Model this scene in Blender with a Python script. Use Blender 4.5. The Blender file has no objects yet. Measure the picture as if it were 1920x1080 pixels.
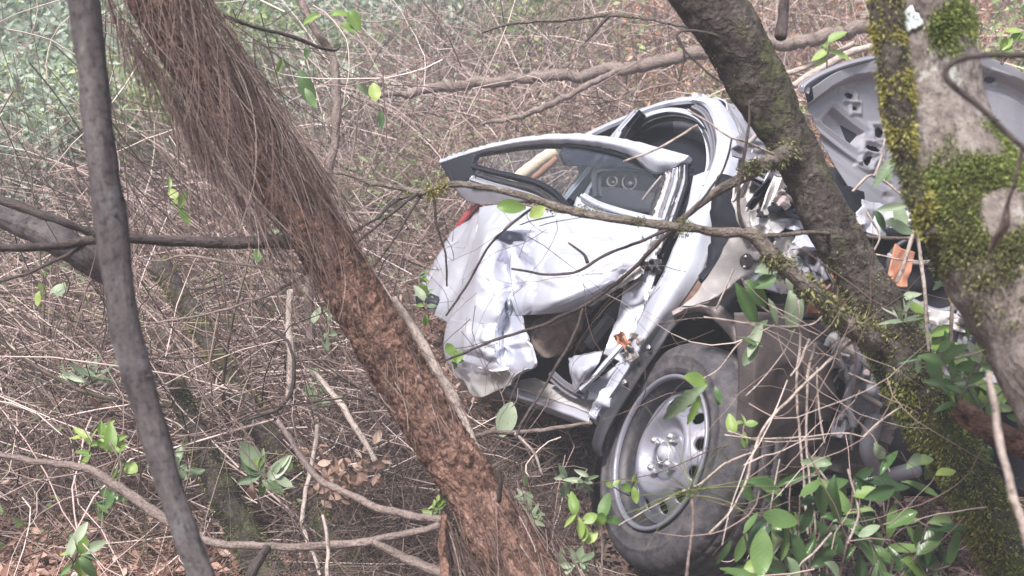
import bpy, math, random
import numpy as np
from mathutils import Vector, Matrix, noise

random.seed(7)
rng = np.random.default_rng(11)
sc = bpy.context.scene
C = sc.collection

# ------------------------------------------------------------------ camera
PITCH = math.radians(12.0)
CAM = np.array([0.0, 0.0, 1.6])
FPX = 2133.3                       # focal length in pixels of the 1920 wide photo (40 mm on 36 mm)
FW = np.array([0, math.cos(PITCH), -math.sin(PITCH)])
UP = np.array([0, math.sin(PITCH), math.cos(PITCH)])
RT = np.array([1.0, 0, 0])
cam = bpy.data.cameras.new('camera')
cam.lens = 40
cam.sensor_width = 36
cam.clip_start = 0.05
cam.clip_end = 500
cam.dof.use_dof = True
cam.dof.focus_distance = 3.2
cam.dof.aperture_fstop = 5.6
co = bpy.data.objects.new('camera', cam)
C.objects.link(co)
co.location = CAM
co.rotation_euler = (math.radians(90) - PITCH, 0, 0)
sc.camera = co

# ------------------------------------------------------------------ world, sun, exposure
SUN_EL, SUN_ROT = math.radians(58), math.radians(200)
w = bpy.data.worlds.new('World')
sc.world = w
w.use_nodes = True
nt = w.node_tree
nt.nodes.clear()
sky = nt.nodes.new('ShaderNodeTexSky')
sky.sky_type = 'NISHITA'
sky.sun_disc = False
sky.sun_elevation = SUN_EL
sky.sun_rotation = SUN_ROT
sky.air_density = 1.0
sky.dust_density = 3.0
hs = nt.nodes.new('ShaderNodeHueSaturation')
hs.inputs['Saturation'].default_value = 0.40
bg = nt.nodes.new('ShaderNodeBackground')
bg.inputs['Strength'].default_value = 0.092
wo = nt.nodes.new('ShaderNodeOutputWorld')
nt.links.new(sky.outputs[0], hs.inputs['Color'])
nt.links.new(hs.outputs[0], bg.inputs['Color'])
nt.links.new(bg.outputs[0], wo.inputs['Surface'])
sun = bpy.data.lights.new('sun', 'SUN')
sun.energy = 4.2
sun.angle = math.radians(11)
sun.color = (1.0, 0.95, 0.92)
so = bpy.data.objects.new('sun', sun)
C.objects.link(so)
# direction towards the sun: behind the camera, up and slightly left
sd = Vector((-0.30, -0.45, 0.85)).normalized()
so.rotation_euler = sd.to_track_quat('Z', 'Y').to_euler()
so.location = (-3, -4, 9)
sc.view_settings.view_transform = 'Standard'
sc.view_settings.look = 'None'
sc.view_settings.gamma = 1
sc.view_settings.use_curve_mapping = False
sc.view_settings.exposure = 1.25
sc.cycles.volume_bounces = 0
sc.cycles.max_bounces = 6

# ------------------------------------------------------------------ pixel + depth -> world
def Wp(x, y, d):
    return CAM + d * (FW + RT * ((x - 960) / FPX) + UP * ((540 - y) / FPX))

def proj(P):
    Q = P - CAM
    d = Q @ FW
    dd = np.where(d < 0.05, 0.05, d)
    return 960 + FPX * (Q @ RT) / dd, 540 - FPX * (Q @ UP) / dd, d

# the near side plane of the wreck (plane of the wheel face)
HUBC = Wp(1234, 846, 2.92)
_v = HUBC - CAM
_v = _v / np.linalg.norm(_v)
_r = RT - _v * (RT @ _v); _r /= np.linalg.norm(_r)
_u = np.cross(_r, _v)
PHI, TH = math.radians(57.5), math.radians(17)
NRM = -math.sin(PHI) * math.cos(TH) * _r + math.sin(PHI) * math.sin(TH) * _u - math.cos(PHI) * _v
NRM /= np.linalg.norm(NRM)
PHB = math.radians(42)             # the crushed body side is turned a little less than the steered wheel
NBD = -math.sin(PHB) * math.cos(TH) * _r + math.sin(PHB) * math.sin(TH) * _u - math.cos(PHB) * _v
NBD /= np.linalg.norm(NBD)

def Sp(x, y, off=0.0):
    ray = FW + RT * ((x - 960) / FPX) + UP * ((540 - y) / FPX)
    d = (NBD @ (HUBC + NBD * off - CAM)) / (NBD @ ray)
    return CAM + d * ray

# ------------------------------------------------------------------ materials
MAT = {}
def newmat(name):
    m = bpy.data.materials.new(name)
    m.use_nodes = True
    n = m.node_tree
    b = n.nodes['Principled BSDF']
    MAT[name] = m
    return m, n, b

def add_noise(n, scale, detail=6, vec=None, rough=0.6):
    t = n.nodes.new('ShaderNodeTexNoise')
    t.inputs['Scale'].default_value = scale
    t.inputs['Detail'].default_value = detail
    t.inputs['Roughness'].default_value = rough
    if vec: n.links.new(vec, t.inputs['Vector'])
    return t

def ramp(n, fac, stops):
    r = n.nodes.new('ShaderNodeValToRGB')
    e = r.color_ramp.elements
    e[0].position, e[0].color = stops[0][0], (*stops[0][1], 1)
    e[1].position, e[1].color = stops[-1][0], (*stops[-1][1], 1)
    for p, c in stops[1:-1]:
        k = e.new(p); k.color = (*c, 1)
    n.links.new(fac, r.inputs[0])
    return r

def mix(n, a, b, fac, mode='MIX'):
    m = n.nodes.new('ShaderNodeMix')
    m.data_type = 'RGBA'
    m.blend_type = mode
    if isinstance(fac, (int, float)): m.inputs[0].default_value = fac
    else: n.links.new(fac, m.inputs[0])
    for k, s in ((6, a), (7, b)):
        if isinstance(s, tuple): m.inputs[k].default_value = (*s, 1)
        else: n.links.new(s, m.inputs[k])
    return m.outputs[2]

def bump(n, b, h, strength=0.5, dist=0.01):
    k = n.nodes.new('ShaderNodeBump')
    k.inputs['Strength'].default_value = strength
    k.inputs['Distance'].default_value = dist
    n.links.new(h, k.inputs['Height'])
    n.links.new(k.outputs[0], b.inputs['Normal'])

def objco(n):
    return n.nodes.new('ShaderNodeTexCoord').outputs['Object']

def simple(name, col, rough=0.6, metal=0.0, dirt=None, dirt_scale=9, dirt_amt=(0.5, 0.75), coat=0.0, spec=0.5, bmp=0.0, scratch=False):
    m, n, b = newmat(name)
    v = objco(n)
    t = add_noise(n, dirt_scale, 8, v, 0.7)
    c0 = tuple(x * 0.86 for x in col)
    base = ramp(n, t.outputs[0], [(0.3, c0), (0.7, col)]).outputs[0]
    if dirt:
        t2 = add_noise(n, dirt_scale * 1.7, 10, v, 0.75)
        f = ramp(n, t2.outputs[0], [(dirt_amt[0], (0, 0, 0)), (dirt_amt[1], (1, 1, 1))]).outputs[0]
        base = mix(n, base, dirt, f)
        mr = n.nodes.new('ShaderNodeMapRange')
        mr.inputs[3].default_value = rough; mr.inputs[4].default_value = 0.85
        n.links.new(f, mr.inputs[0]); n.links.new(mr.outputs[0], b.inputs['Roughness'])
        if metal:
            mm = n.nodes.new('ShaderNodeMapRange')
            mm.inputs[3].default_value = metal; mm.inputs[4].default_value = 0.0
            n.links.new(f, mm.inputs[0]); n.links.new(mm.outputs[0], b.inputs['Metallic'])
    else:
        b.inputs['Roughness'].default_value = rough
        b.inputs['Metallic'].default_value = metal
    if scratch:
        # long thin scrapes and small chips in the paint
        mp = n.nodes.new('ShaderNodeMapping'); mp.inputs['Scale'].default_value = (4, 55, 60); mp.inputs['Rotation'].default_value = (0.4, 0.6, 0.9)
        n.links.new(v, mp.inputs[0])
        t5 = add_noise(n, 1.6, 6, mp.outputs[0], 0.7)
        f5 = ramp(n, t5.outputs[0], [(0.655, (0, 0, 0)), (0.69, (1, 1, 1))]).outputs[0]
        base = mix(n, base, (0.16, 0.15, 0.16), f5)
        t6 = add_noise(n, 70, 5, v, 0.7)
        f6 = ramp(n, t6.outputs[0], [(0.67, (0, 0, 0)), (0.71, (1, 1, 1))]).outputs[0]
        base = mix(n, base, (0.20, 0.13, 0.10), f6)
    n.links.new(base, b.inputs['Base Color'])
    b.inputs['Coat Weight'].default_value = coat
    b.inputs['Coat Roughness'].default_value = 0.12
    b.inputs['Specular IOR Level'].default_value = spec
    if bmp:
        t3 = add_noise(n, dirt_scale * 12, 6, v)
        bump(n, b, t3.outputs[0], bmp, 0.004)
    return m

simple('silver_paint', (0.50, 0.515, 0.60), 0.36, 0.35, dirt=(0.24, 0.19, 0.165), dirt_scale=9, dirt_amt=(0.585, 0.78), coat=0.35, scratch=True)
simple('dusty_silver', (0.50, 0.49, 0.50), 0.45, 0.4, dirt=(0.33, 0.28, 0.25), dirt_scale=8, dirt_amt=(0.42, 0.72))
simple('grey_underside', (0.31, 0.31, 0.36), 0.5, 0.15, dirt=(0.25, 0.23, 0.22), dirt_scale=11, dirt_amt=(0.5, 0.8))
simple('bonnet_grey', (0.215, 0.215, 0.25), 0.5, 0.2, dirt=(0.17, 0.155, 0.15), dirt_scale=9, dirt_amt=(0.48, 0.8))
simple('beige_crumple', (0.27, 0.25, 0.25), 0.5, 0.25, dirt=(0.20, 0.175, 0.16), dirt_scale=22, dirt_amt=(0.45, 0.75), bmp=0.2)
simple('black_rubber', (0.018, 0.018, 0.024), 0.55, 0, dirt=(0.10, 0.085, 0.08), dirt_scale=16, dirt_amt=(0.5, 0.9))
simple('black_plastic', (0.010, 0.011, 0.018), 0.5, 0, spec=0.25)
simple('dash_plastic', (0.055, 0.053, 0.068), 0.6, 0, dirt=(0.12, 0.105, 0.10), dirt_scale=12, dirt_amt=(0.5, 0.8), spec=0.3)
simple('cavity_shade', (0.006, 0.006, 0.011), 0.7, 0, spec=0.2)  # near black stands in for shade inside the wreck
simple('grey_plastic', (0.13, 0.125, 0.15), 0.5, 0, dirt=(0.2, 0.17, 0.15), dirt_scale=10, dirt_amt=(0.55, 0.85))
simple('maroon_liner', (0.040, 0.030, 0.033), 0.7, 0, dirt=(0.085, 0.066, 0.064), dirt_scale=6, dirt_amt=(0.42, 0.75), bmp=0.5)
simple('arch_brown', (0.27, 0.225, 0.225), 0.65, 0, dirt=(0.16, 0.12, 0.11), dirt_scale=12, dirt_amt=(0.45, 0.8), bmp=0.4)
simple('seat_cloth', (0.20, 0.135, 0.12), 0.85, 0, dirt=(0.33, 0.30, 0.27), dirt_scale=5, dirt_amt=(0.45, 0.7), bmp=0.4)
simple('rusty_orange', (0.34, 0.12, 0.06), 0.75, 0, dirt=(0.24, 0.16, 0.12), dirt_scale=22, dirt_amt=(0.42, 0.66))
simple('red_lamp', (0.42, 0.06, 0.07), 0.25, 0)
simple('wheel_silver', (0.19, 0.19, 0.235), 0.45, 0.35, dirt=(0.13, 0.10, 0.09), dirt_scale=18, dirt_amt=(0.5, 0.78))
simple('chrome', (0.80, 0.80, 0.82), 0.22, 0.9)
simple('brass', (0.65, 0.42, 0.10), 0.4, 0.6)
simple('tyre_rubber', (0.030, 0.028, 0.036), 0.7, 0, dirt=(0.115, 0.10, 0.098), dirt_scale=16, dirt_amt=(0.42, 0.78), bmp=0.5)
simple('cable_grey', (0.22, 0.19, 0.19), 0.6, 0)
simple('pale_wood', (0.66, 0.46, 0.30), 0.7, 0, dirt=(0.75, 0.66, 0.52), dirt_scale=20, dirt_amt=(0.4, 0.6), bmp=0.6)
simple('lichen', (0.62, 0.68, 0.70), 0.9, 0, dirt=(0.40, 0.46, 0.42), dirt_scale=30, dirt_amt=(0.4, 0.7), bmp=0.6)

# glass
m, n, b = newmat('window_glass')
tp = n.nodes.new('ShaderNodeBsdfTransparent'); tp.inputs[0].default_value = (0.84, 0.865, 0.875, 1)
gl_ = n.nodes.new('ShaderNodeBsdfGlossy'); gl_.inputs['Roughness'].default_value = 0.04
ms = n.nodes.new('ShaderNodeMixShader'); ms.inputs[0].default_value = 0.09
n.links.new(tp.outputs[0], ms.inputs[1]); n.links.new(gl_.outputs[0], ms.inputs[2])
n.links.new(ms.outputs[0], n.nodes['Material Output'].inputs['Surface'])
m, n, b = newmat('tinted_glass')
b.inputs['Base Color'].default_value = (0.03, 0.035, 0.055, 1)
b.inputs['Roughness'].default_value = 0.12
t = add_noise(n, 6, 8, objco(n), 0.75)
r_ = ramp(n, t.outputs[0], [(0.35, (0.55, 0.55, 0.55)), (0.75, (0.95, 0.95, 0.95))])
n.links.new(r_.outputs[0], b.inputs['Alpha'])

def bark(name, cols, stretch=0.35, scale=14, bstr=0.8, patch=None, patch_scale=3.0, patch_rng=(0.52, 0.62), fine=1.0, fissure=False):
    m, n, b = newmat(name)
    a = n.nodes.new('ShaderNodeAttribute'); a.attribute_name = 'bk'
    mp = n.nodes.new('ShaderNodeMapping')
    mp.inputs['Scale'].default_value = (1, 1, stretch)
    n.links.new(a.outputs['Vector'], mp.inputs[0])
    t = add_noise(n, scale, 10, mp.outputs[0], 0.72)
    v = n.nodes.new('ShaderNodeTexVoronoi'); v.inputs['Scale'].default_value = scale * 2.6
    t0 = add_noise(n, scale, 4, mp.outputs[0])
    wv = mix(n, mp.outputs[0], t0.outputs['Color'], 0.08)
    n.links.new(wv, v.inputs['Vector'])
    c = ramp(n, t.outputs[0], cols).outputs[0]
    if patch:
        t2 = add_noise(n, patch_scale, 6, a.outputs['Vector'], 0.65)
        f = ramp(n, t2.outputs[0], [(patch_rng[0], (0, 0, 0)), (patch_rng[1], (1, 1, 1))]).outputs[0]
        c = mix(n, c, patch, f)
    if fissure:
        c = mix(n, c, ramp(n, v.outputs['Distance'], [(0.05, (1.25, 1.2, 1.15)), (0.55, (0.9, 0.88, 0.86)), (0.85, (0.35, 0.3, 0.3))]).outputs[0], 1.0, 'MULTIPLY')
    t4 = add_noise(n, scale * 5, 6, a.outputs['Vector'], 0.8)
    c = mix(n, c, ramp(n, t4.outputs[0], [(0.36, (0.35, 0.34, 0.34)), (0.5, (1, 1, 1)), (0.62, (1.1, 1.1, 1.1)), (0.72, (2.1, 2.1, 2.0))]).outputs[0], 1.0, 'MULTIPLY')
    n.links.new(c, b.inputs['Base Color'])
    b.inputs['Roughness'].default_value = 0.92
    b.inputs['Specular IOR Level'].default_value = 0.15
    ad = n.nodes.new('ShaderNodeMath'); ad.operation = 'MULTIPLY_ADD'
    n.links.new(v.outputs['Distance'], ad.inputs[0]); ad.inputs[1].default_value = 0.6
    n.links.new(t.outputs[0], ad.inputs[2])
    bump(n, b, ad.outputs[0], bstr, 0.012 * fine)
    return m

bark('pine_bark', [(0.3, (0.035, 0.023, 0.019)), (0.46, (0.13, 0.076, 0.060)), (0.58, (0.225, 0.135, 0.11)), (0.74, (0.38, 0.28, 0.25))], 0.6, 30, 1.0, fissure=True)
bark('dark_bark', [(0.3, (0.018, 0.014, 0.013)), (0.5, (0.048, 0.039, 0.036)), (0.62, (0.09, 0.076, 0.070)), (0.76, (0.22, 0.21, 0.195))], 0.9, 22, 0.9, patch=(0.085, 0.095, 0.04), patch_scale=7, patch_rng=(0.5, 0.66))
bark('smooth_grey_bark', [(0.3, (0.036, 0.030, 0.032)), (0.5, (0.074, 0.064, 0.067)), (0.7, (0.14, 0.127, 0.128))], 0.25, 16, 0.6, patch=(0.16, 0.165, 0.17), patch_scale=6, patch_rng=(0.54, 0.70))
bark('pinkish_bark', [(0.3, (0.07, 0.055, 0.050)), (0.5, (0.155, 0.13, 0.12)), (0.7, (0.26, 0.235, 0.22))], 0.6, 16, 0.8, patch=(0.33, 0.35, 0.32), patch_scale=10, patch_rng=(0.58, 0.66))
bark('twig_bark', [(0.3, (0.10, 0.075, 0.068)), (0.6, (0.22, 0.175, 0.16)), (0.85, (0.36, 0.31, 0.29))], 0.3, 30, 0.6, patch=(0.15, 0.14, 0.09), patch_scale=14, patch_rng=(0.60, 0.70))
bark('pale_stick', [(0.3, (0.22, 0.175, 0.155)), (0.6, (0.40, 0.34, 0.31)), (0.85, (0.52, 0.47, 0.44))], 0.3, 24, 0.6)
bark('dark_twig', [(0.3, (0.03, 0.024, 0.024)), (0.6, (0.075, 0.06, 0.058)), (0.85, (0.14, 0.12, 0.11))], 0.3, 30, 0.5)
bark('mossy_twig', [(0.3, (0.050, 0.042, 0.036)), (0.55, (0.15, 0.125, 0.11)), (0.8, (0.32, 0.285, 0.26))], 0.6, 34, 0.9, patch=(0.13, 0.13, 0.065), patch_scale=22, patch_rng=(0.57, 0.66))

def island(name, stops, rough=0.85, trans=0.0, spec=0.2, var_scale=0.0, var_col=None, obj_random=False, sub=None):
    m, n, b = newmat(name)
    if obj_random:
        f = n.nodes.new('ShaderNodeObjectInfo').outputs['Random']
    else:
        f = n.nodes.new('ShaderNodeNewGeometry').outputs['Random Per Island']
    c = ramp(n, f, stops).outputs[0]
    if var_col:
        t = add_noise(n, var_scale, 4, objco(n), 0.6)
        ff = ramp(n, t.outputs[0], [(0.42, (0, 0, 0)), (0.62, (1, 1, 1))]).outputs[0]
        c = mix(n, c, var_col, ff)
    n.links.new(c, b.inputs['Base Color'])
    b.inputs['Roughness'].default_value = rough
    b.inputs['Specular IOR Level'].default_value = spec
    if trans:
        tr = n.nodes.new('ShaderNodeBsdfTranslucent')
        n.links.new(c, tr.inputs['Color'])
        ms = n.nodes.new('ShaderNodeMixShader'); ms.inputs[0].default_value = trans
        out = n.nodes['Material Output']
        n.links.new(b.outputs[0], ms.inputs[1]); n.links.new(tr.outputs[0], ms.inputs[2])
        n.links.new(ms.outputs[0], out.inputs['Surface'])
    return m

island('dead_twigs', [(0.0, (0.05, 0.035, 0.031)), (0.35, (0.165, 0.113, 0.10)), (0.7, (0.345, 0.255, 0.235)), (1.0, (0.62, 0.52, 0.485))])
island('thin_dark_twigs', [(0.0, (0.03, 0.022, 0.02)), (0.6, (0.10, 0.07, 0.062)), (1.0, (0.22, 0.17, 0.15))])
island('needle_litter', [(0.0, (0.14, 0.07, 0.05)), (0.5, (0.32, 0.19, 0.15)), (1.0, (0.50, 0.36, 0.31))])
island('dry_leaves', [(0.0, (0.12, 0.06, 0.045)), (0.4, (0.30, 0.17, 0.13)), (0.75, (0.45, 0.29, 0.24)), (1.0, (0.60, 0.46, 0.40))], trans=0.15)
island('shade_dark_litter', [(0.0, (0.03, 0.022, 0.02)), (0.6, (0.09, 0.065, 0.055)), (1.0, (0.2, 0.15, 0.13))])  # dark tones stand in for shade on the ground
island('forked_sticks', [(0.0, (0.06, 0.045, 0.038)), (0.6, (0.19, 0.15, 0.13)), (1.0, (0.36, 0.30, 0.27))], var_scale=20, var_col=(0.09, 0.085, 0.05))
island('orange_litter', [(0.0, (0.22, 0.09, 0.04)), (0.5, (0.48, 0.22, 0.11)), (1.0, (0.62, 0.40, 0.26))], trans=0.15)
island('hanging_needles', [(0.0, (0.05, 0.032, 0.028)), (0.5, (0.13, 0.088, 0.078)), (0.85, (0.24, 0.175, 0.155)), (1.0, (0.40, 0.33, 0.30))])
island('moss_green', [(0.0, (0.035, 0.05, 0.014)), (0.45, (0.12, 0.16, 0.04)), (0.8, (0.22, 0.265, 0.07)), (1.0, (0.36, 0.38, 0.14))], trans=0.25)
island('moss_yellow', [(0.0, (0.07, 0.065, 0.018)), (0.5, (0.20, 0.19, 0.045)), (1.0, (0.38, 0.35, 0.11))], trans=0.25)
island('moss_olive', [(0.0, (0.035, 0.036, 0.016)), (0.5, (0.10, 0.105, 0.04)), (1.0, (0.24, 0.235, 0.11))], trans=0.2)
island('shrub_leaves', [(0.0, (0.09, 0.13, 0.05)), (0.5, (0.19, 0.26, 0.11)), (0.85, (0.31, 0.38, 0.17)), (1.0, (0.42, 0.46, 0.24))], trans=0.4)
island('blue_green_leaves', [(0.0, (0.16, 0.22, 0.16)), (0.5, (0.31, 0.39, 0.30)), (1.0, (0.50, 0.56, 0.46))], trans=0.4)  # paler than foliage, distant haze put into the leaf colour
island('grass_blades', [(0.0, (0.07, 0.10, 0.03)), (0.5, (0.16, 0.19, 0.07)), (1.0, (0.34, 0.33, 0.18))], trans=0.3)

def leafmat(name, stops, rough=0.42, trans=0.25):
    m, n, b = newmat(name)
    f = n.nodes.new('ShaderNodeObjectInfo').outputs['Random']
    c = ramp(n, f, stops).outputs[0]
    tc = n.nodes.new('ShaderNodeTexCoord')
    t = add_noise(n, 5, 5, tc.outputs['Object'])
    c2 = mix(n, c, (1.25, 1.2, 0.9), ramp(n, t.outputs[0], [(0.4, (0, 0, 0)), (0.8, (0.35, 0.35, 0.35))]).outputs[0], 'MULTIPLY')
    # side veins
    sx = n.nodes.new('ShaderNodeSeparateXYZ'); n.links.new(tc.outputs['Object'], sx.inputs[0])
    ab = n.nodes.new('ShaderNodeMath'); ab.operation = 'ABSOLUTE'; n.links.new(sx.outputs[0], ab.inputs[0])
    ma = n.nodes.new('ShaderNodeMath'); ma.operation = 'MULTIPLY_ADD'
    n.links.new(ab.outputs[0], ma.inputs[0]); ma.inputs[1].default_value = -1.0; n.links.new(sx.outputs[1], ma.inputs[2])
    mu = n.nodes.new('ShaderNodeMath'); mu.operation = 'MULTIPLY'; n.links.new(ma.outputs[0], mu.inputs[0]); mu.inputs[1].default_value = 55
    si = n.nodes.new('ShaderNodeMath'); si.operation = 'SINE'; n.links.new(mu.outputs[0], si.inputs[0])
    t7 = add_noise(n, 11, 3, tc.outputs['Object'])
    oi = n.nodes.new('ShaderNodeVectorMath'); oi.operation = 'ADD'
    n.links.new(tc.outputs['Object'], oi.inputs[0]); n.links.new(f, oi.inputs[1]); n.links.new(oi.outputs[0], t7.inputs['Vector'])
    c2 = mix(n, c2, (0.20, 0.14, 0.06), ramp(n, t7.outputs[0], [(0.66, (0, 0, 0)), (0.70, (0.9, 0.9, 0.9))]).outputs[0])
    n.links.new(c2, b.inputs['Base Color'])
    b.inputs['Roughness'].default_value = rough
    bump(n, b, si.outputs[0], 0.06, 0.01)
    tr = n.nodes.new('ShaderNodeBsdfTranslucent'); n.links.new(c2, tr.inputs['Color'])
    ms = n.nodes.new('ShaderNodeMixShader'); ms.inputs[0].default_value = trans
    out = n.nodes['Material Output']
    n.links.new(b.outputs[0], ms.inputs[1]); n.links.new(tr.outputs[0], ms.inputs[2]); n.links.new(ms.outputs[0], out.inputs['Surface'])

leafmat('glossy_leaf', [(0, (0.030, 0.065, 0.028)), (0.5, (0.065, 0.125, 0.042)), (0.85, (0.12, 0.20, 0.065)), (1, (0.24, 0.31, 0.15))], 0.33)
leafmat('bright_leaf', [(0, (0.11, 0.20, 0.045)), (0.6, (0.19, 0.29, 0.07)), (1, (0.30, 0.38, 0.11))], 0.5, 0.4)
leafmat('green_leaf', [(0, (0.06, 0.12, 0.04)), (1, (0.12, 0.21, 0.07))], 0.5, 0.35)
leafmat('pale_leaf', [(0, (0.11, 0.16, 0.09)), (0.6, (0.20, 0.265, 0.17)), (1, (0.34, 0.40, 0.29))], 0.5, 0.3)
leafmat('dry_leaf', [(0, (0.16, 0.095, 0.07)), (0.6, (0.28, 0.18, 0.145)), (1, (0.42, 0.31, 0.26))], 0.7, 0.25)

# ground material
m, n, b = newmat('forest_soil')
v = objco(n)
t1 = add_noise(n, 1.2, 8, v, 0.7); t2 = add_noise(n, 14, 10, v, 0.8)
c1 = ramp(n, t1.outputs[0], [(0.35, (0.10, 0.06, 0.045)), (0.55, (0.20, 0.13, 0.105)), (0.7, (0.13, 0.12, 0.06))]).outputs[0]
c2 = ramp(n, t2.outputs[0], [(0.3, (0.35, 0.32, 0.32)), (0.7, (1.4, 1.3, 1.25))]).outputs[0]
n.links.new(mix(n, c1, c2, 1.0, 'MULTIPLY'), b.inputs['Base Color'])
b.inputs['Roughness'].default_value = 0.95
bump(n, b, t2.outputs[0], 0.9, 0.03)

# ------------------------------------------------------------------ object helpers
ORG = {}
def tag(o, label=None, cat=None, group=None, kind=None):
    if label: o['label'] = label
    if cat: o['category'] = cat
    if group: o['group'] = group
    if kind: o['kind'] = kind
    return o

def thing(name, loc, label, cat, group=None):
    o = bpy.data.objects.new(name, None)
    o.empty_display_size = 0.1
    C.objects.link(o)
    o.location = loc
    ORG[o.name] = np.array(loc, float)
    return tag(o, label, cat, group)

def mkmesh(name, V, F, mat, smooth=True):
    V = np.asarray(V, np.float32)
    me = bpy.data.meshes.new(name)
    if isinstance(F, np.ndarray):
        nf, k = F.shape
        me.vertices.add(len(V)); me.vertices.foreach_set('co', V.ravel())
        me.loops.add(nf * k); me.loops.foreach_set('vertex_index', F.astype(np.int32).ravel())
        me.polygons.add(nf); me.polygons.foreach_set('loop_start', np.arange(0, nf * k, k, dtype=np.int32))
        me.update(calc_edges=True)
    else:
        me.from_pydata([tuple(map(float, p)) for p in V], [], F)
        me.update()
    me.materials.append(MAT[mat])
    if smooth:
        me.polygons.foreach_set('use_smooth', np.ones(len(me.polygons), bool))
    return me

def build(name, V, F, mat, parent=None, smooth=True, bk=None, kind=None, label=None):
    V = np.asarray(V, float)
    if parent is not None:
        org = ORG[parent.name]
    else:
        org = np.array([V[:, 0].mean(), V[:, 1].mean(), V[:, 2].min()])
    me = mkmesh(name, V - org, F, mat, smooth)
    if bk is not None:
        a = me.attributes.new('bk', 'FLOAT_VECTOR', 'POINT')
        a.data.foreach_set('vector', np.asarray(bk, np.float32).ravel())
    o = bpy.data.objects.new(name, me)
    C.objects.link(o)
    if parent is not None:
        o.parent = parent
    else:
        o.location = org
    ORG[o.name] = org
    if kind: o['kind'] = kind
    if label: o['label'] = label
    return o

def unit(v):
    return v / (np.linalg.norm(v, axis=-1, keepdims=True) + 1e-9)

def cat_arrays(parts):
    Vs, Fs, o = [], [], 0
    for V, F in parts:
        Vs.append(np.asarray(V)); Fs.append(np.asarray(F) + o); o += len(V)
    return np.concatenate(Vs), np.concatenate(Fs)

def spline(P, n):
    """Catmull-Rom through rows of P (any width) resampled to n points by arc length"""
    P = np.asarray(P, float)
    if len(P) == 2:
        t = np.linspace(0, 1, n)[:, None]
        return P[0] * (1 - t) + P[1] * t
    Q = np.vstack([2 * P[0] - P[1], P, 2 * P[-1] - P[-2]])
    out = []
    K = 24
    for i in range(1, len(Q) - 2):
        t = np.linspace(0, 1, K, endpoint=False)[:, None]
        a, b_, c, d = Q[i - 1], Q[i], Q[i + 1], Q[i + 2]
        out.append(0.5 * (2 * b_ + (c - a) * t + (2 * a - 5 * b_ + 4 * c - d) * t ** 2 + (3 * b_ - a - 3 * c + d) * t ** 3))
    out.append(Q[-2][None])
    D = np.concatenate(out)
    s = np.concatenate([[0], np.cumsum(np.linalg.norm(np.diff(D[:, :3], axis=0), axis=1))])
    u = np.linspace(0, s[-1], n)
    return np.stack([np.interp(u, s, D[:, k]) for k in range(D.shape[1])], 1)

def frames(P):
    T = np.gradient(P, axis=0)
    T /= np.linalg.norm(T, axis=1)[:, None] + 1e-9
    N = np.zeros_like(T)
    a = np.cross(T[0], [0.31, 0.2, 0.93]); a /= np.linalg.norm(a)
    N[0] = a
    for i in range(1, len(P)):
        a = N[i - 1] - T[i] * (N[i - 1] @ T[i])
        N[i] = a / (np.linalg.norm(a) + 1e-9)
    return T, N, np.cross(T, N)

def tube(P, R, ns=8, disp=None, caps=True):
    """P (n,3) R (n,) -> V, F(quads), bk, outward directions; ends closed by shrinking rings"""
    P = np.asarray(P, float); R = np.asarray(R, float)
    if caps:
        a, b_ = unit(P[0] - P[1]), unit(P[-1] - P[-2])
        P = np.vstack([P[0] + a * R[0] * 0.35, P[0] + a * R[0] * 0.3, P, P[-1] + b_ * R[-1] * 0.3, P[-1] + b_ * R[-1] * 0.35])
        R = np.concatenate([[R[0] * 0.02, R[0] * 0.75], R, [R[-1] * 0.75, R[-1] * 0.02]])
    T, N, B = frames(P)
    n_ = len(P)
    ang = np.linspace(0, 2 * math.pi, ns, endpoint=False)
    L = np.concatenate([[0], np.cumsum(np.linalg.norm(np.diff(P, axis=0), axis=1))])
    dirs = N[:, None] * np.cos(ang)[None, :, None] + B[:, None] * np.sin(ang)[None, :, None]
    RR = np.repeat(R[:, None], ns, 1)
    if disp is not None:
        RR = RR + disp(L, ang, R, P, dirs)
    V = (P[:, None] + dirs * RR[..., None]).reshape(-1, 3)
    bk = np.stack([np.cos(ang)[None] * R[:, None], np.sin(ang)[None] * R[:, None], np.repeat(L[:, None], ns, 1)], -1).reshape(-1, 3)
    i = np.arange(n_ - 1)[:, None] * ns
    j = np.arange(ns)[None]
    F = np.stack([i + j, i + (j + 1) % ns, i + ns + (j + 1) % ns, i + ns + j], -1).reshape(-1, 4)
    return V, F, bk, dirs.reshape(-1, 3)

def px_curve(pts, n):
    """pts: (x, y, depth, radius_px) -> world points and radii"""
    S = spline(np.array(pts, float) * [1, 1, 300, 1], n)   # depth scaled so arc length counts it a little
    S[:, 2] /= 300
    P = np.array([Wp(a, b_, c) for a, b_, c, _ in S])
    R = S[:, 3] * S[:, 2] / FPX
    return P, R

def wobble(P, amp, freq, seed=0.0):
    out = P.copy()
    for i, p in enumerate(P):
        q = Vector(p * freq) + Vector((seed, seed * 1.7, 0))
        out[i] += amp * np.array(noise.noise_vector(q))
    return out

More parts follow.
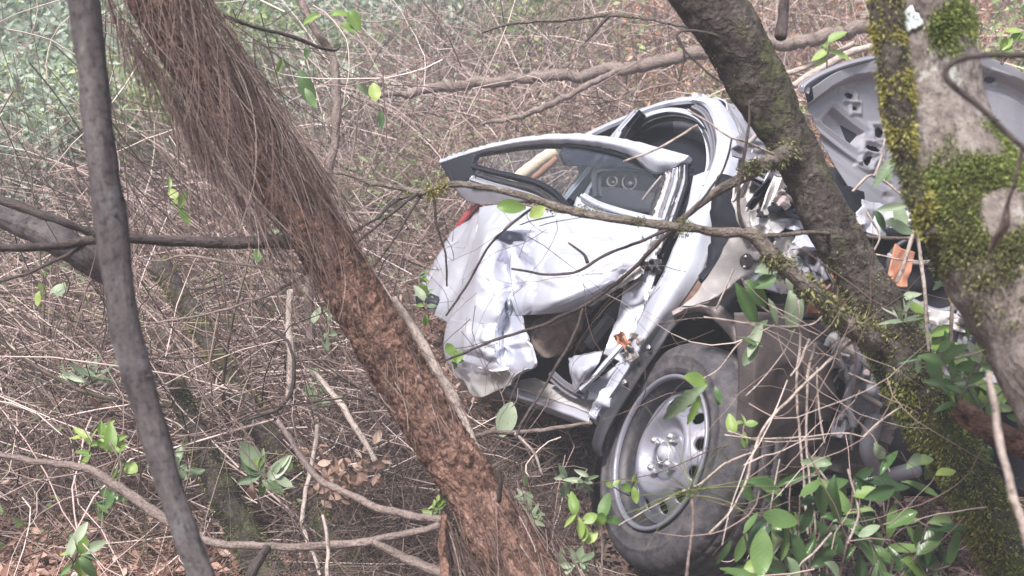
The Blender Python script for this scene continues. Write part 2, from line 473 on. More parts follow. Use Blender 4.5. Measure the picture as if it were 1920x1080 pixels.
def branch(name, pts, mat, parent=None, n=None, ns=7, wob=0.006, label=None, cat=None, group=None, knots=True, thin=True):
    n = n or max(10, int(sum(math.dist(pts[i][:2], pts[i + 1][:2]) for i in range(len(pts) - 1)) / 7))
    P, R = px_curve(pts, n)
    P = wobble(P, wob, 9, random.random() * 50)
    P = wobble(P, wob * 0.45, 34, random.random() * 50)
    if R.max() < 0.0085 and thin: R = R * 0.74
    if knots:
        R = R * (1 + 0.18 * np.array([noise.noise(Vector(p * 40)) for p in P]))
    V, F, bk, _ = tube(P, R, ns)
    if parent is None:
        o = build(name, V, F, mat, None, True, bk)
        tag(o, label, cat, group)
    else:
        o = build(name, V, F, mat, parent, True, bk, label=label)
    return o

# ------------------------------------------------------------------ terrain
def vnoise(x, y, f, seed):
    """cheap smooth value noise, vectorised"""
    xi = np.floor(x * f).astype(int); yi = np.floor(y * f).astype(int)
    fx = x * f - xi; fy = y * f - yi
    fx = fx * fx * (3 - 2 * fx); fy = fy * fy * (3 - 2 * fy)
    def h(a, b_):
        k = (a * 374761393 + b_ * 668265263 + seed * 1442695) & 0x7fffffff
        k = ((k ^ (k >> 13)) * 1274126177) & 0x7fffffff
        return ((k ^ (k >> 16)) & 0xffff) / 65535.0
    return (h(xi, yi) * (1 - fx) + h(xi + 1, yi) * fx) * (1 - fy) + (h(xi, yi + 1) * (1 - fx) + h(xi + 1, yi + 1) * fx) * fy

def ground(x, y):
    x = np.asarray(x, float); y = np.asarray(y, float)
    s = 0.125 + 0.165 / (1 + np.exp(-(x + 0.6) * 1.2))
    rgt = 1 / (1 + np.exp(-(x + 0.9) * 1.6))
    yy = np.minimum(np.clip(y - 3.4, 0, None), 9.0 + 6.0 * rgt)
    z = 0.12 + s * yy
    z += 0.010 * np.clip(y - 6, 0, 12) ** 1.3 * rgt
    z += 0.30 * (vnoise(x, y, 0.45, 3) - 0.5) * np.clip((y - 3.5) / 3, 0, 1)
    z += 0.10 * (vnoise(x, y, 1.7, 5) - 0.5) + 0.04 * (vnoise(x, y, 5.3, 8) - 0.5)
    return z

gx = np.concatenate([np.linspace(-120, -9, 24), np.linspace(-8.7, 8.7, 190), np.linspace(9, 120, 24)])
gy = np.concatenate([np.linspace(-40, -1, 12), np.linspace(-0.8, 16, 200), np.linspace(16.5, 140, 50)])
X, Y = np.meshgrid(gx, gy)
Z = ground(X, Y)
V = np.stack([X, Y, Z], -1).reshape(-1, 3)
nx, ny = len(gx), len(gy)
i = np.arange(ny - 1)[:, None] * nx; j = np.arange(nx - 1)[None]
F = np.stack([i + j, i + j + 1, i + j + 1 + nx, i + j + nx], -1).reshape(-1, 4)
o = build('ground', V, F, 'forest_soil', kind='structure')
o['label'] = 'sloping forest floor of brown soil under twigs and litter'

# ------------------------------------------------------------------ car region test (for keeping brush out of the wreck)
CARPOLY = np.array([(770, 560), (830, 300), (1000, 240), (1290, 170), (1500, 150), (1700, 90), (1930, 90), (1930, 900), (1560, 950), (1400, 1090), (1130, 1070), (1090, 800), (940, 770), (830, 700)], float)
def in_poly(px, py, poly=CARPOLY):
    inside = np.zeros(px.shape, bool)
    x0, y0 = poly[:, 0], poly[:, 1]
    x1, y1 = np.roll(x0, -1), np.roll(y0, -1)
    for a, b_, c, d in zip(x0, y0, x1, y1):
        cond = ((b_ > py) != (d > py)) & (px < (c - a) * (py - b_) / (d - b_ + 1e-9) + a)
        inside ^= cond
    return inside

def clear_of_car(P, dmax=5.6):
    """P (N,K,3) -> mask of strands not crossing the wreck or standing before it"""
    N, K, _ = P.shape
    x, y, d = proj(P.reshape(-1, 3))
    bad = in_poly(x, y) & (d < np.where(x < 860, min(dmax, 4.5), np.where(x < 1010, min(dmax, 4.9), dmax)))
    bad |= (d < 1.9)
    return ~bad.reshape(N, K).any(1)

# ------------------------------------------------------------------ vectorised strands
def strands(start, dir0, length, radius, K=7, curl=0.5, grav=0.0, ns=3, taper=0.35, filt=True, gclamp=True, clear=0.004):
    N = len(start)
    P = np.zeros((N, K, 3)); P[:, 0] = start
    d = dir0 / (np.linalg.norm(dir0, axis=1)[:, None] + 1e-9)
    step = (length / (K - 1))[:, None]
    turn = rng.normal(0, 1, (N, 3)) * curl / K
    for k in range(1, K):
        d = d + turn + rng.normal(0, curl / K, (N, 3)); d[:, 2] -= grav / K
        d /= np.linalg.norm(d, axis=1)[:, None] + 1e-9
        P[:, k] = P[:, k - 1] + d * step
        if gclamp:
            g = ground(P[:, k, 0], P[:, k, 1]) + clear
            P[:, k, 2] = np.maximum(P[:, k, 2], g)
    if filt:
        m_ = clear_of_car(P)
        P = P[m_]; radius = radius[m_]; N = len(P)
    T = np.gradient(P, axis=1)
    T /= np.linalg.norm(T, axis=2)[..., None] + 1e-9
    ref = np.array([0.13, 0.31, 0.94])
    A = np.cross(T, ref); A /= np.linalg.norm(A, axis=2)[..., None] + 1e-9
    B = np.cross(T, A)
    ang = np.arange(ns) * 2 * math.pi / ns
    rr = radius[:, None] * np.linspace(1, taper, K)[None]
    V = P[:, :, None] + (A[:, :, None] * np.cos(ang)[None, None, :, None] + B[:, :, None] * np.sin(ang)[None, None, :, None]) * rr[:, :, None, None]
    V = V.reshape(-1, 3)
    base = (np.arange(N)[:, None, None] * K + np.arange(K - 1)[None, :, None]) * ns
    j = np.arange(ns)[None, None]
    F = np.stack([base + j, base + (j + 1) % ns, base + ns + (j + 1) % ns, base + ns + j], -1).reshape(-1, 4)
    return V, F, P

def scatter_xy(N, y0, y1, xs=0.62, power=1.0):
    """points of the view wedge on the ground"""
    u = rng.random(N)
    y = y0 * (y1 / y0) ** (u ** power)
    x = (rng.random(N) * 2 - 1) * (y * xs + 0.3)
    return x, y

# leaf template (8 tris), unit length along +Y
def leaf_template(w=0.22, fold=0.25, droop=0.15, segs=4):
    V, F = [], []
    for k in range(segs + 1):
        t = k / segs
        ww = w * math.sin(math.pi * min(1, t * 0.92 + 0.04)) ** 0.8
        z = -droop * t * t
        V += [(-ww, t, z + fold * ww), (0, t, z), (ww, t, z + fold * ww)]
    for k in range(segs):
        a = k * 3
        F += [(a, a + 1, a + 4, a + 3), (a + 1, a + 2, a + 5, a + 4)]
    return np.array(V), np.array(F)

def leaf_cloud(pos, size, up=None, tpl=None, tilt=1.0):
    N = len(pos)
    TV, TF = tpl if tpl else leaf_template(0.26, 0.3, 0.15, 2)
    yax = unit(rng.normal(0, 1, (N, 3)) * [1, 1, 0.5 * tilt])
    nz = rng.normal(0, 0.5 * tilt, (N, 3)) + [0, -0.15, 1]
    xax = unit(np.cross(yax, nz)); zax = np.cross(xax, yax)
    s = size[:, None, None]
    V = pos[:, None] + s * (TV[None, :, 0, None] * xax[:, None] + TV[None, :, 1, None] * yax[:, None] + TV[None, :, 2, None] * zax[:, None])
    F = (TF[None] + np.arange(N)[:, None, None] * len(TV)).reshape(-1, TF.shape[1])
    return V.reshape(-1, 3), F

def keep(pos, dmax=5.4):
    return clear_of_car(pos[:, None], dmax)

#================================================================= GROUND COVER (stuff)
# 1. needle litter
N = 60000
x, y = scatter_xy(N, 2.4, 11, 0.55, 0.9)
st = np.stack([x, y, ground(x, y) + rng.random(N) * 0.02], -1)
d0 = rng.normal(0, 1, (N, 3)) * [1, 1, 0.22]
V, F, _ = strands(st, d0, rng.uniform(0.05, 0.16, N), rng.uniform(0.0006, 0.0012, N) * (1 + y / 5), K=3, curl=0.3, taper=0.6)
o = build('pine_needle_litter', V, F, 'needle_litter', kind='stuff'); o['label'] = 'dry pine needles covering the forest floor'
# 2. dry leaves
N = 42000
x, y = scatter_xy(N, 2.4, 12, 0.55, 0.9)
pos = np.stack([x, y, ground(x, y) + 0.005 + rng.random(N) ** 2 * 0.05], -1)
pos = pos[keep(pos)]
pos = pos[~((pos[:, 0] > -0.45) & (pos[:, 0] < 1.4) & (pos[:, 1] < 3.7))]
V, F = leaf_cloud(pos, rng.uniform(0.022, 0.05, len(pos)))
o = build('dry_leaf_litter', V, F, 'dry_leaves', kind='stuff'); o['label'] = 'fallen dry brown leaves on the slope'
# orange litter on the bank top right
N = 16000
x = rng.uniform(0.8, 6, N); y = rng.uniform(5.6, 11, N)
pos = np.stack([x, y, ground(x, y) + 0.02 + rng.random(N) * 0.05], -1)
V, F = leaf_cloud(pos, rng.uniform(0.04, 0.09, N))
o = build('orange_leaf_litter', V, F, 'orange_litter', kind='stuff'); o['label'] = 'orange brown leaf litter on the bank above the wreck'

# 3. brushwood tangle
def brush(name, N, y0, y1, lo, hi, r0, r1, hgt, curl, mat, bias=None, bw=0.0, K=8, label=None, xr=None, up=0.35, power=1.0, grav=0.3):
    x, y = scatter_xy(N, y0, y1, 0.56, power)
    if xr is not None:
        x = rng.uniform(xr[0], xr[1], N)
    st = np.stack([x, y, ground(x, y) + rng.random(N) ** 1.5 * hgt], -1)
    d0 = unit(rng.normal(0, 1, (N, 3)) * [1, 0.8, up])
    if bias is not None:
        s = np.where(rng.random(N) < 0.5, 1, -1)[:, None]
        d0 = unit(d0 * (1 - bw) + np.array(bias)[None] * bw * s)
    V, F, P = strands(st, d0, rng.uniform(lo, hi, N), rng.uniform(r0, r1, N) * (0.7 + y / 9), K=K, curl=curl, grav=grav)
    o = build(name, V, F, mat, kind='stuff')
    o['label'] = label
    return P
brush('dead_twig_tangle', 7500, 3.0, 10.5, 0.3, 1.1, 0.0013, 0.0040, 0.55, 1.3, 'dead_twigs', label='tangle of pale dead twigs across the slope')
brush('dead_twig_tangle', 2600, 3.0, 9.5, 0.5, 1.5, 0.0012, 0.0032, 0.6, 0.6, 'dead_twigs', bias=(0.80, 0.05, -0.55), bw=0.72, xr=(-4.5, -0.3), label='long pale dead stems leaning down to the right')
brush('upright_brush', 1700, 5.0, 9.5, 0.5, 1.3, 0.0014, 0.0032, 0.3, 0.7, 'dead_twigs', bias=(0.12, 0, 1.0), bw=0.62, xr=(-1.4, 3.2), grav=-0.1, label='upright reddish brown dead stems on the slope above the wreck')
brush('dark_twig_tangle', 4200, 3.0, 10, 0.25, 0.9, 0.0010, 0.0028, 0.7, 1.2, 'thin_dark_twigs', up=0.8, grav=0.0, label='thin dark twigs standing among the brushwood')
brush('fine_twig_tangle', 9000, 3.2, 9.5, 0.12, 0.4, 0.0008, 0.0016, 0.45, 1.8, 'dead_twigs', up=0.7, K=6, label='fine curling twigs filling the brushwood')

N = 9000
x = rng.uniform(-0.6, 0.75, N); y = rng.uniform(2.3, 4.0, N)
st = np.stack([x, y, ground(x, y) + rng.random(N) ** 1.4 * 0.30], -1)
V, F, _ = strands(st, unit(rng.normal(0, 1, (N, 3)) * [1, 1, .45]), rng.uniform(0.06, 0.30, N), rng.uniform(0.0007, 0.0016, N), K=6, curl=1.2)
o = build('thin_dark_twigs', V, F, 'thin_dark_twigs', kind='stuff'); o['label'] = 'twigs coloured dark in place of shade, heaped in the hollow beside the wheel'  # dark colour stands in for the shade in the hollow
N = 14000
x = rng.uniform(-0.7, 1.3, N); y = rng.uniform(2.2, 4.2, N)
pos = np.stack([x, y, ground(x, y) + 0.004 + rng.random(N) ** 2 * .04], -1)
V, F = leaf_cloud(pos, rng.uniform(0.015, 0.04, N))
o = build('shade_dark_leaf_litter', V, F, 'shade_dark_litter', kind='stuff'); o['label'] = 'leaf litter coloured dark in place of shade around the foot of the pine and under the wreck'  # darkened litter paints the shade round pine foot and wheel

# forked fallen sticks, thicker than the rest, with side shoots
N = 420
x, y = scatter_xy(N, 3.2, 10, 0.56)
st = np.stack([x, y, ground(x, y) + rng.random(N) * 0.45], -1)
d0 = unit(rng.normal(0, 1, (N, 3)) * [1, .8, .45])
V1, F1, P1 = strands(st, d0, rng.uniform(.4, 1.3, N), rng.uniform(.004, .010, N), K=12, curl=1.1, ns=5, taper=.3)
M_ = len(P1)
k = rng.integers(2, 9, M_ * 3); src = np.repeat(np.arange(M_), 3)
st = P1[src, k]; d0 = unit((P1[src, k + 1] - P1[src, k]) * 12 + rng.normal(0, .75, (len(src), 3)))
V2, F2, _ = strands(st, d0, rng.uniform(.12, .5, len(src)), rng.uniform(.002, .0045, len(src)), K=8, curl=1.2, ns=4, taper=.25)
V, F = cat_arrays([(V1, F1), (V2, F2)])
o = build('forked_stick_litter', V, F, 'forked_sticks', kind='stuff'); o['label'] = 'forked grey brown sticks lying through the brush'
# curled dead leaves caught up in the twigs
N = 14000
x, y = scatter_xy(N, 2.8, 9, 0.55)
pos = np.stack([x, y, ground(x, y) + rng.random(N) ** 1.5 * .45], -1)
msk = (vnoise(x, y, 1.6, 41) > .48) & ~((x > -0.45) & (y < 3.7))
pos = pos[msk]; pos = pos[keep(pos)]
V, F = leaf_cloud(pos, rng.uniform(.02, .05, len(pos)), tilt=2.0)
o = build('caught_dead_leaves', V, F, 'dry_leaves', kind='stuff'); o['label'] = 'curled dead leaves caught in the brush'

N = 14000
x = rng.uniform(0.9, 4.2, N); y = rng.uniform(2.0, 6.0, N)
pos = np.stack([x, y, ground(x, y) + 0.004 + rng.random(N) ** 2 * .04], -1)
V, F = leaf_cloud(pos, rng.uniform(0.025, 0.055, N))
o = build('leaf_litter_under_wreck', V, F, 'dry_leaves', kind='stuff'); o['label'] = 'brown leaf litter on the ground beyond and under the wreck'
N = 1500
x = rng.uniform(0.9, 4.2, N); y = rng.uniform(2.0, 6.0, N)
st = np.stack([x, y, ground(x, y) + rng.random(N) * .05], -1)
V, F, _ = strands(st, unit(rng.normal(0, 1, (N, 3)) * [1, 1, .1]), rng.uniform(0.1, 0.6, N), rng.uniform(0.001, 0.003, N), K=6, curl=1.0, filt=False, grav=.6)
o = build('twig_litter_under_wreck', V, F, 'thin_dark_twigs', kind='stuff'); o['label'] = 'fallen twigs on the ground beyond and under the wreck'

#================================================================= SHRUBS AND UNDERGROWTH
def shrub(cx, cy, rad, hgt, nl, size, mat, label, group=None, name='shrub', z0=None, stems=9, cat='shrub'):
    gz = float(ground(cx, cy)) if z0 is None else z0
    o = thing(name, (cx, cy, gz), label, cat, group)
    ncl = 26
    cen = np.stack([rng.normal(0, rad * 0.5, ncl), rng.normal(0, rad * 0.5, ncl), rng.uniform(0.15, 1.0, ncl) * hgt], -1)
    k = rng.integers(0, ncl, nl)
    pos = cen[k] + rng.normal(0, rad * 0.17, (nl, 3)) + [cx, cy, gz]
    pos[:, 2] = np.maximum(pos[:, 2], ground(pos[:, 0], pos[:, 1]) + 0.01)
    pos = pos[keep(pos)]
    V, F = leaf_cloud(pos, rng.uniform(0.6, 1.3, len(pos)) * size, tilt=1.4)
    build('foliage', V, F, mat, o, kind='stuff')
    N = stems * 5
    st = np.repeat(np.array([[cx, cy, gz]]), N, 0) + rng.normal(0, rad * 0.2, (N, 3)) * [1, 1, 0]
    d0 = unit(rng.normal(0, 0.5, (N, 3)) + [0, 0, 1.0])
    V, F, _ = strands(st, d0, rng.uniform(0.5, 1.0, N) * hgt * 1.1, np.full(N, 0.006), K=6, curl=0.6, gclamp=False)
    if len(V): build('stem', V, F, 'thin_dark_twigs', o, kind='stuff')
    return o
def at(px, d, py=None):
    """ground point below image column px at depth d"""
    p = Wp(px, 540, d); return p[0], p[1]

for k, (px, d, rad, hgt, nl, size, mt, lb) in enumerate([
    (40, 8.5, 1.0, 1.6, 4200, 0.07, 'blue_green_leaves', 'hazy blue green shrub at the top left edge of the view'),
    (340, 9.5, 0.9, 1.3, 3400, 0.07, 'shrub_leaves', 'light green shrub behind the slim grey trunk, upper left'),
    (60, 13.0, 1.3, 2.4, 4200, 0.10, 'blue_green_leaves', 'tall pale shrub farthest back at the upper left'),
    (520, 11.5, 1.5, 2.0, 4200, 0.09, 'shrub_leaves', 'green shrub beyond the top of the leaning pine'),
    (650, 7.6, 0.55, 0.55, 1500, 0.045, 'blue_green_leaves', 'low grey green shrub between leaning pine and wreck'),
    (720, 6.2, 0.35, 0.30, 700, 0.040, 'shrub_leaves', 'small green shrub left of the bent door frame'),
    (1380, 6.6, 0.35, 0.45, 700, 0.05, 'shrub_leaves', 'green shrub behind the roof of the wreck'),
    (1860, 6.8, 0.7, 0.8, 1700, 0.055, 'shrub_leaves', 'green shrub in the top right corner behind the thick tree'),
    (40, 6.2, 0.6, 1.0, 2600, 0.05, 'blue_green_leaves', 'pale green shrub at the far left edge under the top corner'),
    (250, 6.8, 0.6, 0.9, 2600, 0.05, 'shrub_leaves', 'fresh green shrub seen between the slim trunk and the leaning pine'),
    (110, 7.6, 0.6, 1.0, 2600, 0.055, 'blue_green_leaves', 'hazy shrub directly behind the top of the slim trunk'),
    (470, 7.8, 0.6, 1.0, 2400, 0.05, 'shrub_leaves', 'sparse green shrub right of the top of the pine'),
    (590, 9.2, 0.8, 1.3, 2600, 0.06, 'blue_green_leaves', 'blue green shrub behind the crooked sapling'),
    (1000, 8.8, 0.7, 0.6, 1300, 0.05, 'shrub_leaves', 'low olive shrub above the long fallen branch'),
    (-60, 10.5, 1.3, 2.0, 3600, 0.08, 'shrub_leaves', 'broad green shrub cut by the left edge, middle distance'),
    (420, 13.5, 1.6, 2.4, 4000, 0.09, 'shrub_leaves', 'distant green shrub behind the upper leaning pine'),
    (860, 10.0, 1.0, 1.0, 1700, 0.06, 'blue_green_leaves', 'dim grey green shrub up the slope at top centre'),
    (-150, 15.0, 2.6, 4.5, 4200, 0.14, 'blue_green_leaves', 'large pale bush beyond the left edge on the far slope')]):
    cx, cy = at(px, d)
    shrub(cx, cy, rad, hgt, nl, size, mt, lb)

N = 26000
x = rng.uniform(-34, 30, N); y = rng.uniform(24, 40, N)
pxf = 960 + FPX * x / y
gap = (vnoise(x, y * 0, 0.23, 61) < .42)
hh = (3.2 + 5.0 * vnoise(x, y, .16, 63)) * np.where(gap, .22, 1)
pos = np.stack([x, y, ground(x, y) + rng.random(N) * hh], -1)
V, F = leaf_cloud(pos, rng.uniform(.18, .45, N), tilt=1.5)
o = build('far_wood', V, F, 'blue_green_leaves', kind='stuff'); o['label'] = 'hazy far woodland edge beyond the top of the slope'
# low scattered ground plants: nobody could count
N = 26000
x, y = scatter_xy(N, 3.0, 11, 0.55, 0.9)
msk = vnoise(x, y, 1.1, 21) + 0.14 * (x < -0.5) > 0.60
x, y = x[msk], y[msk]
pos = np.stack([x, y, ground(x, y) + rng.random(len(x)) * 0.40], -1)
pos = pos[keep(pos)]
V, F = leaf_cloud(pos, rng.uniform(0.02, 0.05, len(pos)), tilt=1.3)
o = build('ground_cover', V, F, 'shrub_leaves', kind='stuff'); o['label'] = 'low green plants scattered among the dead twigs'
N = 5000
x, y = scatter_xy(N, 3.0, 8, 0.5, 0.9)
msk = (vnoise(x, y, 0.9, 33) > 0.55); x, y = x[msk], y[msk]; N = len(x)
st = np.stack([x, y, ground(x, y)], -1)
V, F, _ = strands(st, unit(rng.normal(0, 0.6, (N, 3)) + [0, 0, 1]), rng.uniform(0.1, 0.3, N), np.full(N, 0.0016), K=5, curl=0.7, grav=0.9, taper=0.15)
o = build('grass', V, F, 'grass_blades', kind='stuff'); o['label'] = 'thin green and yellow grass blades in the brush'

#================================================================= TREES
def trunk_mesh(pts, n, ns, disp):
    P, R = px_curve(pts, n)
    P = wobble(P, 0.006, 5, pts[0][0])
    V, F, bk, dirs = tube(P, R, ns, disp, caps=False)
    return V, F, bk, dirs, P, R

def fbm(p, f, oct=3):
    s, a = 0.0, 1.0
    for k in range(oct):
        s += a * noise.noise(Vector(p) * f); f *= 2.1; a *= 0.55
    return s

def disp_fn(lump, lf, fine, ff, flake=0.0, fs=(40, 40, 18)):
    def f(L, ang, R, P, dirs):
        out = np.zeros(dirs.shape[:2])
        for i in range(len(L)):
            for j in range(len(ang)):
                p = P[i] + dirs[i, j] * R[i]
                v = lump * noise.noise(Vector(p) * lf) + fine * noise.noise(Vector(p) * ff)
                if flake:
                    q = Vector((dirs[i, j, 0] * R[i] * fs[0], dirs[i, j, 1] * R[i] * fs[0] + dirs[i, j, 2] * R[i] * 10, L[i] * fs[2]))
                    dd = noise.voronoi(q + Vector(noise.noise_vector(q)) * 0.5)[0]
                    v += flake * (min(0.35, dd[1] - dd[0]) - 0.12)
                out[i, j] = v
        return out
    return f

def fuzz(V, dirs, maskfn, N, length, mat, parent, name='moss', label=None, droop=0.35, spread=0.8, wid=0.16):
    """N little blades standing on a surface where maskfn(points, dirs) > random"""
    pr = np.clip(np.asarray(maskfn(V, dirs, np.arange(len(V))), float), 0, None)
    if pr.sum() < 1e-6: return None
    idx = rng.choice(len(V), N, p=pr / pr.sum())
    p = V[idx] + rng.normal(0, 0.0035, (len(idx), 3))
    d = dirs[idx]
    n_ = len(p)
    dv = unit(d + rng.normal(0, spread, p.shape) * 0.6 + np.array([0, 0, -droop]))
    sv = unit(np.cross(dv, rng.normal(0, 1, p.shape)))
    L = (length * rng.uniform(0.4, 1.3, n_))[:, None]
    W_ = L * wid
    mid = p + dv * L * 0.55 + np.array([0, 0, -1]) * L * 0.05
    tip = p + dv * L + np.array([0, 0, -1]) * L * 0.35 * droop
    Vv = np.stack([p - sv * W_, p + sv * W_, mid + sv * W_ * 0.9, mid - sv * W_ * 0.9, tip], 1).reshape(-1, 3)
    b0 = np.arange(n_)[:, None] * 5
    F = np.concatenate([b0 + [0, 1, 2], b0 + [0, 2, 3], b0 + [3, 2, 4]])
    o = build(name, Vv, F, mat, parent, False, kind='stuff')
    if label: o['label'] = label
    return o

def npn(p, f, seed=0.0):
    return np.array([noise.noise(Vector(q) * f + Vector((seed, 0, 0))) for q in p])

def root_at(px, py, d):
    p = Wp(px, py, d)
    return (p[0], p[1], float(ground(p[0], p[1])) - 0.02)

# --- leaning pine -------------------------------------------------
PINE = [(250, -130, 2.16, 60.2), (305, 0, 2.18, 60.2), (392, 140, 2.22, 58.5), (472, 265, 2.25, 56.8), (552, 375, 2.27, 53.3), (640, 510, 2.30, 51.6),
        (722, 650, 2.31, 51.6), (795, 775, 2.31, 51.6), (862, 880, 2.30, 51.6), (925, 985, 2.27, 58.5), (985, 1090, 2.24, 67.1), (1060, 1230, 2.2, 79.1), (1120, 1400, 2.15, 89.4)]
pine = thing('leaning_pine', root_at(1060, 1230, 2.2), 'thick leaning pine with flaking red brown bark, dead needles hung over its upper half', 'tree')
V, F, bk, dirs, PP, PR = trunk_mesh(PINE, 420, 84, disp_fn(0.006, 9, 0.0016, 70, 0.014, (85, 85, 46)))
build('trunk', V, F, 'pine_bark', pine, True, bk)
pV, pD = V, dirs
branch('branch', [(550, 452, 2.26, 15), (500, 453, 2.24, 13), (420, 456, 2.22, 11), (320, 452, 2.18, 10), (235, 449, 2.14, 10), (165, 452, 2.10, 9), (85, 461, 2.04, 8), (-30, 467, 1.98, 7)], 'dark_twig', pine, ns=10)
branch('branch', [(168, 452, 2.10, 5), (120, 482, 2.09, 5), (60, 508, 2.07, 4), (-20, 528, 2.05, 3.5)], 'dark_twig', pine)
branch('branch', [(175, 440, 2.10, 4), (160, 400, 2.1, 3.5), (142, 365, 2.1, 3)], 'dark_twig', pine)
branch('branch', [(405, 25, 2.2, 6), (470, 48, 2.25, 5), (560, 75, 2.3, 5), (628, 96, 2.35, 4), (640, 84, 2.36, 2.5)], 'dark_twig', pine)
branch('branch', [(582, 508, 2.3, 4), (520, 505, 2.3, 4), (430, 492, 2.32, 3.5), (350, 478, 2.35, 3), (300, 492, 2.38, 2.2), (250, 478, 2.4, 1.8)], 'twig_bark', pine)
branch('branch', [(580, 508, 2.3, 4), (520, 545, 2.35, 4), (440, 575, 2.4, 3.5), (330, 600, 2.5, 2.8), (270, 605, 2.5, 2)], 'twig_bark', pine)
branch('branch', [(640, 455, 2.28, 4), (700, 410, 2.36, 4), (745, 378, 2.45, 3.5), (790, 362, 2.5, 3)], 'dark_twig', pine)
branch('branch', [(935, 940, 2.2, 7), (940, 905, 2.18, 6), (936, 880, 2.17, 5)], 'dark_twig', pine)
branch('branch', [(836, 965, 2.24, 7), (830, 1020, 2.2, 9), (838, 1100, 2.15, 10)], 'pine_bark', pine)
# dead needles combed down the upper trunk and off its left edge
def needle_drape(N, t0, t1, spread, lo, hi, side=0.0, rad=0.0008, seed=1, stand=0.03, mat='hanging_needles', grav=0.25, name='hanging_needles'):
    n_ = len(PP)
    k = rng.integers(int(t0 * n_), int(t1 * n_), N)
    T = np.gradient(PP, axis=0); T = unit(T)
    t = T[k]
    sdir = unit(np.cross(t, -FW))         # across the trunk in the view
    u = rng.normal(side, spread, N)
    front = unit(-FW[None] - t * (t @ -FW)[:, None])
    th = np.clip(u, -1.25, 1.25)
    off = sdir * (np.sin(th * 1.2) * (PR[k] * (1.05 + 0.3 * np.abs(th)) + 0.004))[:, None] + front * (np.cos(th * 1.2).clip(0.0) * PR[k] + rng.uniform(0.004, stand, N))[:, None]
    st = PP[k] + off
    d0 = unit(t + rng.normal(0, 0.20, (N, 3)) + np.array([-0.05, 0, -0.15]))
    V, F, _ = strands(st, d0, rng.uniform(lo, hi, N), np.full(N, rad) * rng.uniform(0.6, 1.6, N), K=8, curl=0.35, grav=grav, gclamp=False, filt=False, taper=0.5)
    build(name, V, F, mat, pine, kind='stuff')
needle_drape(420, 0.03, 0.24, 0.8, 0.08, 0.24, rad=0.0006)
needle_drape(150, 0.20, 0.40, 0.8, 0.05, 0.16, rad=0.0005, stand=0.015)
needle_drape(480, 0.03, 0.33, 0.22, 0.12, 0.34, side=-0.95, stand=0.05, grav=0.8, rad=0.0006)
needle_drape(380, 0.05, 0.34, 0.22, 0.10, 0.26, side=0.95, stand=0.02, grav=0.4, rad=0.0006)
needle_drape(260, 0.30, 0.62, 0.8, 0.04, 0.12, stand=0.010, rad=0.0006)
needle_drape(420, 0.70, 0.95, 0.9, 0.06, 0.22, stand=0.02, grav=0.3, rad=0.0007)
needle_drape(420, 0.72, 0.95, 0.25, 0.1, 0.3, side=1.0, stand=0.03, grav=0.5, rad=0.0008)

# --- slim grey trunk in front ---------------------------------------
slim = thing('slim_tree', root_at(380, 1100, 1.55), 'slim smooth grey trunk standing closest on the left, bowed to the right at its foot', 'tree')
V, F, bk, dirs, P_, R_ = trunk_mesh([(146, -120, 1.55, 30), (157, 0, 1.55, 30), (174, 150, 1.55, 28), (190, 300, 1.55, 27), (205, 430, 1.55, 30), (222, 540, 1.55, 28), (247, 660, 1.55, 28),
    (283, 790, 1.56, 26), (318, 910, 1.56, 25), (352, 1010, 1.56, 25), (382, 1100, 1.56, 26), (430, 1270, 1.56, 28), (480, 1500, 1.56, 32), (500, 1800, 1.56, 36), (505, 2300, 1.56, 40)], 150, 28, disp_fn(0.0034, 16, 0.0012, 70))
build('trunk', V, F, 'smooth_grey_bark', slim, True, bk)
branch('branch', [(205, 425, 1.55, 6), (216, 405, 1.54, 4), (222, 398, 1.53, 2)], 'dark_twig', slim)
branch('branch', [(262, 715, 1.55, 7), (276, 706, 1.54, 5), (286, 704, 1.53, 3)], 'dark_twig', slim)

# --- dark mossy trunk leaning over the wreck ------------------------
DARK = [(1215, -160, 2.30, 59.1), (1328, 0, 2.34, 57.5), (1370, 60, 2.35, 58.2), (1418, 150, 2.37, 55.9), (1462, 235, 2.38, 44.6), (1505, 310, 2.38, 43.9), (1553, 400, 2.38, 45.5), (1605, 500, 2.38, 44.6), (1650, 585, 2.37, 47.9),
        (1690, 670, 2.35, 51.1), (1735, 760, 2.33, 49.5), (1780, 840, 2.31, 47.9), (1830, 930, 2.29, 46.3), (1880, 1020, 2.27, 46.3), (1930, 1110, 2.25, 47.9), (2010, 1280, 2.2, 52.6), (2080, 1480, 2.1, 57.5)]
dark = thing('mossy_leaning_tree', root_at(2010, 1280, 2.2), 'dark lichened trunk leaning across the front of the wreck, lower half mossy', 'tree')
V, F, bk, dirs, DP, DR = trunk_mesh(DARK, 300, 64, disp_fn(0.009, 8, 0.004, 45, 0.004, (60, 60, 50)))
build('trunk', V, F, 'dark_bark', dark, True, bk)
dV, dD = V, dirs
tpar = np.repeat(np.linspace(0, 1, 300), 64)
PY = proj(dV)[1]
PXn = proj(dV)[0]
def mk_mask(lo, hi, thr, f, seed, side=None):
    nz = npn(dV[::4], f, seed).repeat(4)[:len(dV)]
    a = np.clip((PY - lo) / (hi - lo), 0, 1) * np.clip((nz + thr) * 4, 0, 1)
    if side is not None:
        cx = np.interp(PY, [q[1] for q in DARK], [q[0] for q in DARK])
        a = a * np.clip(0.5 + side * (PXn - cx) / 60, 0, 1)
    return a
mA = mk_mask(420, 640, 0.15, 16, 3.0)
mB = mk_mask(540, 680, 0.40, 12, 9.0, side=-1.5)
mC = mk_mask(-200, 100, -0.20, 14, 5.0) * 0.8
mD = mk_mask(640, 760, 0.3, 11, 2.0)
fuzz(dV, dD, lambda p, d, i: mA[i], 24000, 0.0065, 'moss_olive', dark)
